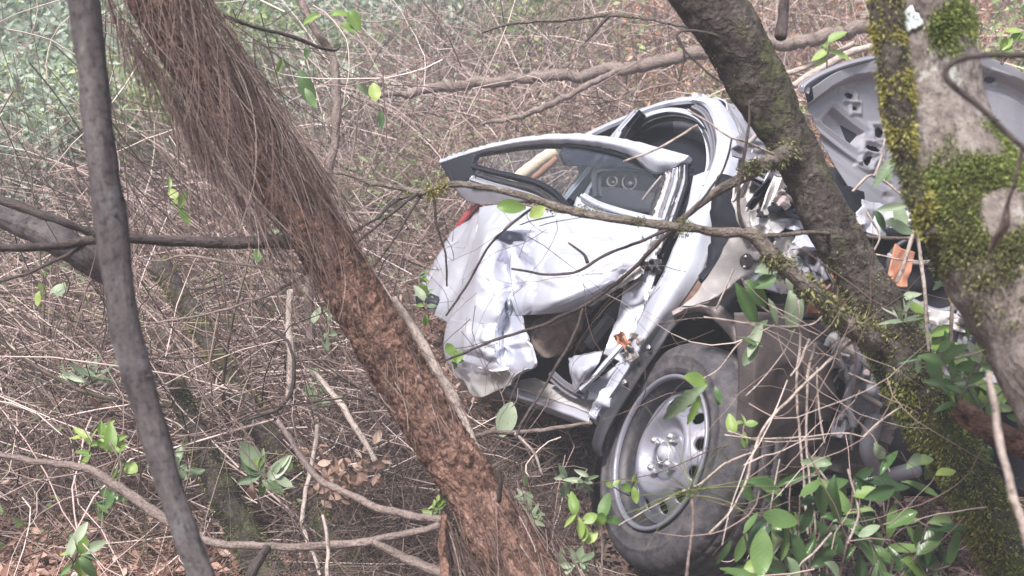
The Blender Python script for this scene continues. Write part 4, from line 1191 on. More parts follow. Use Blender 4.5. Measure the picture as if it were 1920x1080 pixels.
# chips and mud stuck on the pillar
# roof skin seen edge on and rear part
sheet('roof', [[(1092, 252, -.50), (1150, 226, -.50), (1210, 201, -.50), (1270, 184, -.48), (1318, 181, -.46), (1350, 190, -.47)],
               [(1096, 256, -.46), (1152, 231, -.46), (1212, 206, -.46), (1270, 190, -.44), (1310, 189, -.43), (1335, 200, -.44)]], 'silver_paint', nu=60, nv=5, thick=0.012, crump=0.004)
sheet('roof_skin', [[(1318, 181, -.47), (1350, 187, -.60), (1400, 200, -.85), (1460, 220, -1.15)],
                    [(1350, 192, -.47), (1370, 215, -.58), (1410, 230, -.85), (1470, 262, -1.15)],
                    [(1374, 225, -.45), (1392, 260, -.55), (1430, 290, -.85), (1500, 320, -1.15)],
                    [(1389, 268, -.41), (1395, 300, -.50), (1450, 330, -.85), (1520, 360, -1.1)],
                    [(1388, 318, -.34), (1398, 340, -.45), (1450, 360, -.8), (1530, 400, -1.0)]], 'grey_underside', nu=40, nv=30, crump=0.03, cf=6, label='dull crumpled roof and windscreen frame behind the pillar')
hose('wiper_arm', [(1388, 283, 3.0, .006), (1410, 262, 3.0, .007), (1437, 232, 3.0, .006)], 'cable_grey')
# far edge of side window openings
sheet('headliner_edge', [[(1092, 258, -.52), (1150, 232, -.52), (1205, 208, -.52), (1262, 192, -.50), (1312, 192, -.48)],
                      [(1100, 262, -.52), (1155, 250, -.52), (1200, 228, -.52), (1262, 212, -.50), (1335, 225, -.48)],
                      [(1130, 275, -.52), (1160, 275, -.52), (1200, 262, -.52), (1262, 250, -.50), (1340, 280, -.48)]], 'dash_plastic', nu=30, nv=10, thick=0.01, label='dark grey headliner edge above the side window')
frame_c = [(1130, 300, -.47), (1150, 275, -.47), (1180, 243, -.46), (1212, 219, -.45), (1250, 209, -.44), (1285, 213, -.43), (1312, 228, -.42), (1328, 255, -.41), (1334, 290, -.40), (1330, 325, -.37), (1315, 352, -.33)]
def band(name, pts, wpx, mat, bulge=0.02, thick=0.02, nu=8, nv=80, crump=0.0, parent=car, depth=False, label=None, cf=20):
    """strip of given pixel width along a centre line"""
    P = np.array(pts, float)
    if np.isscalar(wpx): wpx = [wpx] * len(P)
    T = np.gradient(P[:, :2], axis=0); T /= np.linalg.norm(T, axis=1)[:, None]
    Nn = np.stack([-T[:, 1], T[:, 0]], 1)
    G = []
    for p, n_, w_ in zip(P, Nn, wpx):
        a = (p[0] - n_[0] * w_ / 2, p[1] - n_[1] * w_ / 2, p[2]); b_ = (p[0] + n_[0] * w_ / 2, p[1] + n_[1] * w_ / 2, p[2])
        G.append([a, (p[0], p[1], p[2] + (-bulge if depth else bulge)), b_])
    return sheet(name, G, mat, nu=nu, nv=nv, thick=thick, crump=crump, parent=parent, depth=depth, label=label, cf=cf)
sheet('window_glass', [[(1150, 300, -.50), (1180, 262, -.50), (1215, 236, -.50), (1260, 222, -.50), (1305, 232, -.50), (1328, 262, -.50)],
                       [(1160, 330, -.50), (1190, 320, -.50), (1225, 320, -.50), (1260, 320, -.50), (1300, 325, -.50), (1330, 330, -.50)],
                       [(1170, 420, -.50), (1200, 420, -.50), (1240, 425, -.50), (1270, 430, -.50), (1290, 430, -.50), (1300, 432, -.50)]], 'black_plastic', nu=20, nv=20, thick=0.006, label='dark blue black side window behind the bent door')
band('window_frame', frame_c, [9, 10, 12, 13, 12, 10, 9, 8, 8, 8, 8], 'silver_paint', label='curved bright frame round the dark side window')
band('window_seal', [(p[0] + 6, p[1] + 9, p[2] + .005) for p in frame_c], 7, 'black_rubber')
band('window_seal', [(1296, 200, -.40), (1318, 214, -.39), (1333, 240, -.37), (1340, 275, -.34), (1338, 305, -.29), (1326, 345, -.24)], 7, 'grey_plastic', bulge=0.012)
band('pillar_trim', [(1204, 212, -.42), (1175, 246, -.42), (1140, 290, -.42), (1105, 336, -.42), (1060, 392, -.40)], 7, 'black_plastic', label='black trim strip on the far door post')
band('door_post', [(1194, 211, -.43), (1163, 246, -.43), (1128, 290, -.43), (1094, 334, -.43), (1050, 388, -.41)], 9, 'silver_paint')
band('door_post', [(1164, 246, -.41), (1146, 282, -.41), (1122, 330, -.41), (1100, 366, -.41), (1082, 400, -.40)], 13, 'silver_paint', label='bright inner door post seen through the glass')
band('pillar_trim', [(1182, 240, -.405), (1158, 282, -.405), (1135, 326, -.405), (1112, 362, -.405)], 6, 'black_rubber')
band('door_post', [(1186, 220, -.44), (1150, 262, -.44), (1115, 305, -.44), (1080, 350, -.44)], 4, 'black_rubber')
# cabin interior
sheet('cabin_dark_backing', [[(1080, 290, -.75), (1160, 260, -.75), (1260, 230, -.75), (1340, 230, -.75)],
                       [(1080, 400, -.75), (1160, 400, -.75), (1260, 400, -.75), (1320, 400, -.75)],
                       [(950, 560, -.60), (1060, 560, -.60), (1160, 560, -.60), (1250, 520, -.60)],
                       [(950, 735, -.50), (1040, 745, -.50), (1110, 755, -.50), (1180, 700, -.50)]], 'cavity_shade', nu=20, nv=24, thick=0.01)  # dark backing sheet, the cabin's shade put into its colour
sheet('dashboard_panel', [[(1122, 372, -.38), (1160, 368, -.36), (1200, 370, -.36), (1240, 374, -.36)],
                     [(1118, 350, -.36), (1160, 352, -.34), (1200, 358, -.34), (1240, 364, -.34)],
                     [(1124, 376, -.34), (1160, 384, -.31), (1200, 390, -.31), (1238, 396, -.31)],
                     [(1130, 392, -.36), (1160, 398, -.34), (1200, 402, -.34), (1236, 406, -.34)]], 'dash_plastic', nu=30, nv=20, thick=0.01, label='dark grey moulded dashboard panel')
band('dashboard_edge', [(1120, 366, -.33), (1118, 330, -.34), (1128, 321, -.34), (1170, 319, -.34), (1215, 324, -.34), (1236, 334, -.34)], 5, 'dash_plastic', bulge=.01)
def ring_part(name, cx, cy, off, rx, ry, mat, t=0.004):
    P = np.array([Sp(cx + rx * math.cos(a), cy + ry * math.sin(a), off) for a in np.linspace(0, 2 * math.pi, 22)])
    V, F, bk, _ = tube(P, np.full(len(P), t), 6, caps=False)
    build(name, V, F, mat, car, True)
def plug(name, cx, cy, off, rx, ry, mat, thick=0.02, n=20, parent=car, depth=False):
    f = Wp if depth else Sp
    s = -1 if depth else 1
    V = [f(cx, cy, off + s * 0.004)] + [f(cx + rx * .8 * math.cos(a), cy + ry * .8 * math.sin(a), off + s * 0.002) for a in np.linspace(0, 2 * math.pi, n, endpoint=False)] + \
        [f(cx + rx * math.cos(a), cy + ry * math.sin(a), off - s * 0.001) for a in np.linspace(0, 2 * math.pi, n, endpoint=False)] + \
        [f(cx + rx * math.cos(a), cy + ry * math.sin(a), off - s * thick) for a in np.linspace(0, 2 * math.pi, n, endpoint=False)]
    F = [(0, 1 + k, 1 + (k + 1) % n) for k in range(n)]
    for r in range(2):
        F += [(1 + r * n + k, 1 + (r + 1) * n + k, 1 + (r + 1) * n + (k + 1) % n, 1 + r * n + (k + 1) % n) for k in range(n)]
    build(name, V, F, mat, parent, True)
for cx, cy, r in ((1148, 340, 9), (1180, 342, 13)):
    ring_part('instrument_ring', cx, cy, -.355, r, r * 1.05, 'cable_grey', 0.0035)
    plug('instrument_dial', cx + 1, cy, -.37, r * .7, r * .75, 'dash_plastic')
    plug('dial_boss', cx + 2, cy + 2, -.355, r * .3, r * .35, 'cable_grey')
hose('cable', [(1205, 375, 3.52, .004), (1222, 352, 3.5, .004), (1240, 330, 3.5, .003)], 'cable_grey')

# ---- bent door: skin, quarter, glass and window frame
sheet('rear_quarter', [[(878, 398, -.62), (888, 394, -.5), (905, 392, -.40)],
                       [(852, 432, -.55), (872, 432, -.42), (899, 432, -.26)],
                       [(828, 475, -.50), (856, 478, -.34), (888, 480, -.16)],
                       [(800, 520, -.46), (834, 528, -.28), (872, 532, -.10)],
                       [(772, 556, -.44), (812, 566, -.26), (852, 582, -.06)],
                       [(782, 576, -.44), (812, 590, -.26), (838, 604, -.05)]], 'silver_paint', nu=24, nv=50, crump=0.008, dent=0.02)
band('red_tail_lamp', [(897, 384, -.46), (878, 402, -.50), (862, 424, -.55), (848, 446, -.58)], [10, 14, 13, 6], 'red_lamp', bulge=.03)
sheet('hole_shade_patch', [[(778, 556, -.20), (800, 548, -.20), (822, 556, -.20)], [(780, 566, -.20), (800, 564, -.18), (822, 568, -.20)], [(782, 576, -.20), (800, 580, -.20), (818, 578, -.20)]], 'black_plastic', nu=8, nv=8)  # black patch in place of a shaded hole
def creases(lines, dents=()):
    def f(x, y):
        h = np.zeros_like(x)
        for x0, y0, x1, y1, amp, w_ in lines:
            L2 = (x1 - x0) ** 2 + (y1 - y0) ** 2
            t = np.clip(((x - x0) * (x1 - x0) + (y - y0) * (y1 - y0)) / L2, 0, 1)
            dd = np.hypot(x - x0 - t * (x1 - x0), y - y0 - t * (y1 - y0))
            w2 = w_ * (1 - .5 * np.abs(t - .5))
            h += .78 * amp * np.clip(1 - dd / w2, 0, 1) * (np.clip(t * 6, 0.2, 1) * np.clip((1 - t) * 6, 0.2, 1))
        for cx, cy, rx, ry, amp in dents:
            h += amp * np.clip(1 - ((x - cx) / rx) ** 2 - ((y - cy) / ry) ** 2, 0, 1)
        return h * np.clip(np.abs(y - 602) / 16, 0, 1)
    return f
dr = random.Random(5)
DOOR_CR = [(925, 440, 905, 520, -.030, 16), (905, 520, 952, 562, -.030, 14), (952, 562, 960, 605, -.022, 12), (925, 440, 1000, 452, -.030, 13), (962, 448, 990, 480, .022, 12), (990, 480, 1000, 545, -.028, 14), (1000, 545, 985, 590, .020, 12),
           (1010, 452, 1130, 468, -.014, 15), (1130, 468, 1200, 490, -.010, 14), (1010, 520, 1080, 545, .010, 10), (1100, 500, 1190, 520, -.014, 12), (1020, 575, 1200, 500, .016, 12), (880, 440, 868, 540, .010, 9), (940, 500, 975, 520, .020, 10), (945, 540, 985, 530, -.02, 10), (1060, 400, 1080, 440, -.008, 12), (1180, 430, 1215, 450, -.012, 8)]
DOOR_CR += [(x, y, x + 26 * math.cos(a), y + 26 * math.sin(a), m_, 7) for x, y, a, m_ in [(dr.uniform(880, 1200), dr.uniform(420, 580), dr.uniform(0, 6), dr.choice((-.007, .006))) for _ in range(7)]]
DOOR_DT = [(968, 492, 24, 34, -.030), (930, 470, 18, 20, .016), (985, 520, 16, 16, .022), (1070, 500, 50, 30, .02), (915, 560, 22, 22, -.012), (1150, 505, 26, 18, -.012)]
LOW_CR = [(935, 600, 928, 690, -.022, 14), (952, 610, 962, 700, .020, 12), (985, 620, 1000, 680, -.014, 10), (880, 610, 872, 690, .012, 12), (900, 640, 930, 660, -.012, 9), (960, 650, 1000, 640, .014, 9), (860, 660, 950, 690, -.010, 12), (905, 600, 900, 700, -.010, 8)]
sheet('door_skin', [
    [(898, 388, -.36), (930, 384, -.30), (965, 384, -.26), (1000, 386, -.22), (1060, 392, -.20), (1120, 400, -.18), (1180, 412, -.16), (1234, 426, -.14)],
    [(896, 412, -.30), (915, 418, -.18), (935, 425, -.14), (985, 428, -.10), (1060, 430, -.08), (1120, 436, -.08), (1180, 446, -.08), (1225, 456, -.10)],
    [(890, 444, -.24), (905, 452, -.06), (925, 448, -.04), (962, 442, -.17), (1010, 452, -.02), (1090, 462, +.02), (1160, 470, +.00), (1212, 478, -.06)],
    [(880, 492, -.16), (898, 500, +.02), (922, 500, +.03), (962, 480, -.13), (995, 490, +.02), (1070, 498, +.10), (1145, 500, +.06), (1196, 500, -.04)],
    [(866, 540, -.10), (892, 545, +.04), (925, 545, +.06), (965, 522, -.04), (985, 530, +.06), (1050, 530, +.15), (1120, 530, +.10), (1165, 526, -.02)],
    [(850, 580, -.06), (885, 585, +.05), (935, 582, +.09), (955, 570, -.02), (985, 572, +.08), (1040, 566, +.16), (1090, 560, +.12), (1130, 548, +.00)],
    [(840, 600, -.05), (880, 606, +.05), (930, 606, +.08), (950, 598, -.03), (978, 590, +.04), (1020, 586, +.09), (1065, 580, +.07), (1100, 566, +.00)]], 'silver_paint', nu=170, nv=130, crump=0.004, cf=4, dent=0.010, thick=0.006, hfn=creases(DOOR_CR, DOOR_DT))
sheet('door_skin', [
    [(840, 598, -.05), (880, 604, +.05), (930, 604, +.08), (950, 596, -.02), (980, 590, +.04)],
    [(833, 625, -.05), (872, 628, +.05), (926, 630, +.09), (950, 622, +.01), (984, 618, +.06)],
    [(830, 655, -.05), (870, 662, +.03), (924, 668, +.08), (955, 655, +.02), (996, 650, +.10)],
    [(838, 680, -.06), (878, 690, +.01), (928, 696, +.04), (962, 684, +.03), (1008, 676, +.14)],
    [(852, 700, -.08), (888, 716, -.02), (932, 712, +.00), (962, 704, +.02), (1004, 690, +.12)],
    [(866, 712, -.10), (894, 742, -.04), (932, 730, -.02), (958, 718, +.00), (978, 704, +.06)]], 'silver_paint', nu=90, nv=90, crump=0.004, cf=4, hfn=creases(LOW_CR, [(905, 640, 20, 26, .012), (950, 670, 18, 18, -.014)]), dent=0.010, thick=0.006, label='lower door skin folded inward')
sheet('door_sill_cladding', [
    [(838, 672, -.055), (880, 686, +.022), (930, 694, +.052), (955, 690, +.045)],
    [(850, 702, -.075), (888, 718, -.012), (932, 714, +.008), (960, 708, +.02)],
    [(868, 716, -.095), (894, 746, -.035), (932, 733, -.012), (960, 720, +.005)]], 'dusty_silver', nu=40, nv=24, crump=0.012, cf=9, thick=0.01)
# belt line, black sail and rubber of the bent window
sheet('door_sail', [[(824, 306, -.45), (850, 298, -.43), (893, 288, -.40)],
                    [(836, 325, -.44), (856, 320, -.42), (886, 308, -.39)],
                    [(848, 346, -.43), (868, 342, -.40), (908, 322, -.36)]], 'black_plastic', nu=16, nv=16, thick=0.02)
sheet('door_inner_panel', [[(846, 342, -.43), (872, 338, -.40), (905, 320, -.36), (940, 330, -.34)],
                     [(858, 360, -.42), (885, 362, -.38), (925, 352, -.33), (980, 352, -.31)],
                     [(876, 378, -.40), (905, 384, -.36), (950, 380, -.32), (1015, 376, -.28)]], 'grey_plastic', nu=24, nv=16, thick=0.015)
band('window_rubber', [(884, 312, -.36), (920, 322, -.35), (965, 332, -.33), (1005, 343, -.30), (1038, 362, -.28), (1062, 390, -.26)], [8, 10, 10, 11, 10, 6], 'black_plastic', bulge=.02)
band('window_rubber', [(890, 326, -.35), (925, 337, -.335), (965, 347, -.32), (1005, 358, -.29), (1050, 390, -.26)], [6, 8, 9, 9, 6], 'black_rubber', bulge=.02)
band('window_rubber', [(880, 336, -.35), (920, 349, -.33), (960, 360, -.31), (1000, 372, -.28), (1045, 396, -.25)], [4, 5, 6, 7, 5], 'grey_underside', bulge=.015, label='grey inner sealing strip')
# outer window frame (silver)
top = [(822, 301, -.46), (850, 290, -.44), (885, 279, -.42), (917, 270, -.40), (970, 259, -.37), (1023, 252, -.34), (1070, 250, -.32), (1120, 253, -.30), (1183, 263, -.28), (1240, 278, -.26), (1292, 292, -.25)]
bot = [(826, 309, -.47), (852, 302, -.45), (888, 291, -.43), (920, 283, -.41), (972, 273, -.38), (1023, 269, -.35), (1070, 270, -.33), (1120, 275, -.31), (1183, 292, -.29), (1225, 325, -.29), (1262, 318, -.28)]
G = [[top[k], tuple((top[k][q] + bot[k][q]) / 2 + (0.02 if q == 2 else 0) for q in range(3)), bot[k]] for k in range(len(top))]
sheet('door_window_frame', G, 'silver_paint', nu=10, nv=100, crump=0.006, cf=14, thick=0.022)
inner = [(893, 290, -.44), (930, 284, -.42), (988, 275, -.39), (1052, 273, -.35), (1110, 279, -.33), (1165, 291, -.31), (1215, 312, -.30)]
band('window_seal', inner, 6, 'black_rubber', bulge=.006)
sheet('door_glass', [[(893, 290, -.43), (960, 277, -.40), (1050, 272, -.36), (1140, 282, -.33), (1240, 320, -.31)],
                     [(886, 308, -.42), (960, 305, -.39), (1050, 305, -.35), (1140, 312, -.32), (1240, 340, -.30)],
                     [(930, 328, -.36), (990, 340, -.34), (1060, 350, -.32), (1140, 352, -.31), (1236, 365, -.29)],
                     [(1060, 388, -.30), (1080, 388, -.30), (1110, 390, -.29), (1160, 395, -.28), (1232, 402, -.27)]], 'window_glass', nu=24, nv=24, thick=0.004)
sheet('sun_band', [[(1054, 273, -.345), (1100, 279, -.335), (1150, 288, -.325), (1200, 305, -.315), (1243, 322, -.30)],
                   [(1050, 292, -.345), (1100, 297, -.335), (1150, 302, -.325), (1200, 312, -.315), (1240, 328, -.30)],
                   [(1058, 311, -.345), (1100, 312, -.335), (1150, 313, -.325), (1200, 318, -.315), (1238, 334, -.30)]], 'tinted_glass', nu=24, nv=14, thick=0.002, crump=0.01, cf=14, label='creased dark tint film along the top of the glass')
# pillar of the bent door, ribbed
for k, (dx, mt, w_) in enumerate([(-16, 'black_rubber', 12), (-6, 'dusty_silver', 9), (2, 'grey_plastic', 7), (9, 'silver_paint', 9), (17, 'black_rubber', 8), (24, 'grey_underside', 8), (30, 'black_plastic', 10)]):
    band('rear_door_post', [(1262 + dx * .9, 318 - dx * .4, -.27), (1258 + dx, 340, -.25), (1248 + dx, 372, -.22), (1237 + dx, 405, -.19), (1228 + dx * .8, 440, -.17), (1216 + dx * .6, 478, -.15)], [w_ * .6, w_, w_, w_, w_, w_ * .7], mt, bulge=.012, thick=0.02, crump=0.004)
sheet('mirror_pocket', [[(1300, 330, -.22), (1322, 322, -.24), (1334, 318, -.26)], [(1290, 380, -.20), (1306, 385, -.21), (1318, 378, -.22)], [(1276, 425, -.16), (1284, 430, -.16), (1292, 425, -.17)]], 'grey_underside', nu=10, nv=16, crump=0.006)
# lower belt strip
band('belt_trim', [(1088, 366, -.24), (1120, 384, -.22), (1160, 398, -.20), (1205, 410, -.17), (1236, 418, -.15)], [8, 8, 7, 7, 6], 'silver_paint', bulge=.012)
sheet('belt_panel', [[(1082, 368, -.26), (1120, 388, -.25), (1180, 402, -.2)], [(1075, 386, -.24), (1115, 400, -.2), (1178, 412, -.17)]], 'silver_paint', nu=20, nv=6)

# ---- shreds between door and pillar
def junk(name, cx, cy, w_, h_, rot, off, mat, crump=0.02, cf=9, seed=None, parent=car, depth=False, tilt=(0, 0), n=16):
    c, s = math.cos(math.radians(rot)), math.sin(math.radians(rot))
    G = []
    for v in (-1, -.45, .1, .5, 1):
        row = []
        for u in (-1, -.5, -.05, .5, 1):
            jx, jy = random.uniform(-.12, .12), random.uniform(-.12, .12)
            x, y = (u + jx) * w_ / 2, (v + jy) * h_ / 2
            row.append((cx + c * x - s * y, cy + s * x + c * y, off + tilt[0] * u + tilt[1] * v + random.uniform(-.01, .01)))
        G.append(row)
    for row in G:
        for q in range(len(row)):
            row[q] = (row[q][0], row[q][1], row[q][2] + random.uniform(-1, 1) * crump)
    return sheet(name, G, mat, nu=25, nv=25, crump=crump * .12, cf=cf * 3, seed=seed if seed is not None else random.random() * 40, parent=parent, depth=depth, linear=True)
sheet('torn_inner_panel', [[(1172, 528, -.10), (1196, 515, -.10), (1232, 505, -.12)],
                     [(1165, 560, -.06), (1190, 560, -.09), (1218, 555, -.10)],
                     [(1155, 600, -.04), (1180, 600, -.05), (1198, 602, -.07)],
                     [(1140, 640, -.02), (1160, 645, -.04), (1184, 650, -.05)],
                     [(1132, 664, -.02), (1150, 672, -.04), (1172, 682, -.05)]], 'silver_paint', nu=30, nv=44, crump=0.018, cf=9, thick=0.004, label='white torn strip of inner door metal')
sheet('folded_bracket', [[(1066, 672, .00), (1092, 664, .03), (1130, 658, .02)],
                     [(1068, 690, .03), (1095, 690, .08), (1122, 682, .04)],
                     [(1072, 712, .02), (1088, 712, .06), (1108, 700, .03)],
                     [(1076, 736, .00), (1084, 732, .02), (1094, 726, .01)]], 'silver_paint', nu=24, nv=24, crump=0.008, cf=12)
band('folded_bracket', [(1088, 732, .03), (1112, 708, .03), (1140, 676, .02), (1166, 648, .0)], [9, 12, 12, 8], 'silver_paint', bulge=.02, thick=0.01, label='straight folded flange of the torn bracket')
sheet('arch_inner', [[(1180, 652, -.05), (1200, 640, -.05)], [(1150, 690, -.04), (1176, 690, -.04)], [(1098, 730, -.02), (1152, 720, -.03)], [(1090, 748, -.02), (1140, 752, -.03)]], 'silver_paint', nu=14, nv=24, crump=0.006)
for cx, cy, w_, h_, r_, of, mt in [(1168, 640, 34, 20, 60, .0, 'rusty_orange'), (1190, 640, 26, 30, 20, -.01, 'beige_crumple'), (1180, 664, 30, 22, 50, .01, 'beige_crumple'),
        (1205, 478, 30, 60, 25, -.09, 'grey_underside'), (1222, 470, 26, 44, 20, -.06, 'dusty_silver'), (1190, 535, 44, 26, -30, -.12, 'dusty_silver'), (1215, 560, 30, 50, 25, -.10, 'silver_paint'), (1175, 512, 90, 10, -35, -.14, 'grey_underside'),
        (1228, 500, 20, 26, 0, -.03, 'black_rubber')]:
    junk('torn_metal', cx, cy, w_, h_, r_, of, mt)
band('torn_edge', [(1100, 566, .02), (1130, 548, .02), (1165, 526, .01), (1200, 502, .0)], [8, 10, 8, 6], 'dusty_silver', bulge=.01, crump=.006)
band('black_strap', [(1105, 600, -.15), (1145, 560, -.15), (1190, 520, -.13), (1225, 490, -.12)], 16, 'black_rubber', bulge=.02)
band('seat_rail', [(1082, 655, -.22), (1108, 625, -.22), (1135, 590, -.22)], 6, 'cable_grey', bulge=.01)
band('seat_rail', [(1102, 650, -.2), (1122, 622, -.2), (1144, 596, -.2)], 4, 'grey_underside', bulge=.01)
sheet('seat', [[(980, 590, -.10), (1020, 588, -.14), (1060, 578, -.16), (1096, 572, -.16)],
               [(978, 610, -.06), (1015, 612, -.04), (1050, 606, -.06), (1092, 596, -.12)],
               [(984, 635, -.05), (1015, 640, -.02), (1045, 636, -.05), (1078, 615, -.12)],
               [(995, 660, -.08), (1020, 668, -.05), (1048, 660, -.10), (1066, 640, -.16)]], 'seat_cloth', nu=40, nv=40, crump=0.022, cf=11, dent=0.03, thick=0.03)
band('seat_piping', [(982, 588, -.07), (1020, 590, -.08), (1056, 590, -.10), (1092, 582, -.12)], 12, 'rusty_orange', bulge=.015, crump=.006, label='reddish brown top edge of the seat')
band('floor_strip', [(1030, 700, -.06), (1055, 722, -.04), (1078, 736, -.03), (1094, 740, -.02)], 8, 'grey_plastic', bulge=.015)
# sill
sheet('sill', [[(946, 722, -.06), (974, 714, -.09), (1004, 708, -.12)],
               [(1000, 738, -.05), (1028, 730, -.08), (1056, 728, -.11)],
               [(1058, 756, -.04), (1084, 748, -.07), (1112, 742, -.09)],
               [(1108, 776, -.03), (1122, 762, -.05), (1146, 742, -.07)]], 'dusty_silver', nu=14, nv=40, crump=0.004, thick=0.01)
sheet('sill', [[(946, 724, -.06), (946, 734, -.05), (950, 742, -.10)],
               [(1000, 740, -.05), (1000, 755, -.03), (1002, 764, -.09)],
               [(1058, 758, -.04), (1056, 774, -.02), (1058, 786, -.08)],
               [(1108, 778, -.03), (1104, 792, -.01), (1106, 804, -.07)]], 'grey_underside', nu=12, nv=40, crump=0.004, thick=0.01, label='darker lower face of the sill')
# arch flare with bolts
fl = [(1372, 612, -.06), (1345, 590, -.05), (1310, 580, -.04), (1275, 586, -.03), (1246, 604, -.02), (1222, 640, -.01), (1196, 678, -.01), (1170, 716, -.01), (1142, 758, -.01), (1122, 795, -.01), (1112, 830, -.015), (1118, 850, -.03)]
band('arch_flare', [(p[0] + (6 if k < 4 else 8), p[1] + (8 if k < 4 else 6), p[2]) for k, p in enumerate(fl)], [10, 10, 12, 16, 20, 20, 20, 22, 24, 24, 20, 12], 'black_rubber', bulge=.006, thick=0.012)
for x, y in ((1216, 651), (1171, 716)):
    plug('bolt', x, y, .012, 4.5, 5, 'chrome', 0.01)
# arch cavity behind the wheel, its shade put into the sheet's colour
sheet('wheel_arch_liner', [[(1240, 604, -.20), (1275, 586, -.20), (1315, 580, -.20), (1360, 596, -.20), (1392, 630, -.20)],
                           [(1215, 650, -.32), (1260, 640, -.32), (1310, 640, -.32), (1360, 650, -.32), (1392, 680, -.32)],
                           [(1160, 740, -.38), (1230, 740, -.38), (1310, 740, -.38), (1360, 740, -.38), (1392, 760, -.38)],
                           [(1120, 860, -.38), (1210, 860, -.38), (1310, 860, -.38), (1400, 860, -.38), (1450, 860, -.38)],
                           [(1110, 960, -.38), (1210, 980, -.38), (1310, 1000, -.38), (1400, 1000, -.38), (1480, 980, -.38)]], 'cavity_shade', nu=30, nv=24, thick=0.01)
# arch lip, brownish
band('arch_lip', [(1262, 590, -.01), (1290, 576, -.015), (1322, 574, -.02), (1350, 590, -.02), (1376, 618, -.02), (1396, 650, -.02)], [12, 20, 26, 30, 30, 22], 'arch_brown', bulge=.02, thick=.01, crump=.006)
# maroon inner wing hanging beside the tyre; dirty plastic
sheet('inner_wing', [[(1376, 585, 2.67), (1420, 585, 2.66), (1470, 590, 2.72), (1520, 600, 2.76), (1562, 618, 2.82)],
                     [(1378, 660, 2.65), (1425, 665, 2.63), (1478, 665, 2.69), (1530, 670, 2.74), (1572, 690, 2.82)],
                     [(1378, 740, 2.65), (1425, 745, 2.63), (1478, 745, 2.70), (1528, 750, 2.76), (1570, 765, 2.84)],
                     [(1376, 815, 2.67), (1420, 825, 2.66), (1470, 830, 2.74), (1520, 825, 2.80), (1560, 830, 2.88)],
                     [(1372, 870, 2.71), (1410, 895, 2.71), (1455, 905, 2.79), (1500, 890, 2.84), (1545, 880, 2.92)]], 'maroon_liner', nu=50, nv=50, crump=0.010, cf=6, dent=0.05, depth=True, thick=0.006)
sheet('inner_wing', [[(1500, 660, 2.66), (1530, 640, 2.66), (1556, 660, 2.70)],
                     [(1512, 720, 2.66), (1540, 710, 2.66), (1564, 730, 2.7)],
                     [(1530, 790, 2.68), (1545, 790, 2.68), (1560, 790, 2.72)]], 'maroon_liner', nu=20, nv=24, crump=0.015, cf=9, depth=True, label='torn brown flap of the inner wing')
# beige bulged wing remnant under the pillar
sheet('wing_remnant', [[(1372, 442, 2.94), (1420, 448, 2.90), (1468, 450, 2.92), (1540, 455, 3.0)],
                       [(1350, 480, 2.88), (1400, 490, 2.84), (1440, 495, 2.86), (1480, 500, 2.95)],
                       [(1325, 515, 2.82), (1368, 530, 2.78), (1400, 520, 2.82), (1430, 515, 2.9)],
                       [(1300, 550, 2.80), (1335, 560, 2.76), (1360, 548, 2.80), (1375, 540, 2.86)],
                       [(1280, 575, 2.80), (1315, 572, 2.78), (1340, 570, 2.80), (1352, 566, 2.84)]], 'beige_crumple', nu=50, nv=44, crump=0.018, cf=9, depth=True, thick=0.006, dent=.02)
band('gap_shade_strip', [(1382, 440, 2.97), (1365, 470, 2.93), (1340, 500, 2.9), (1318, 525, 2.88)], 24, 'black_plastic', depth=True)  # black strip painted in for the shaded gap beside the pillar
plug('bracket_plate', 1400, 490, 2.82, 13, 15, 'maroon_liner', 0.01, depth=True)
plug('bolt', 1398, 481, 2.81, 3, 3, 'chrome', 0.01, depth=True)
plug('bolt', 1396, 500, 2.81, 3, 3, 'chrome', 0.01, depth=True)
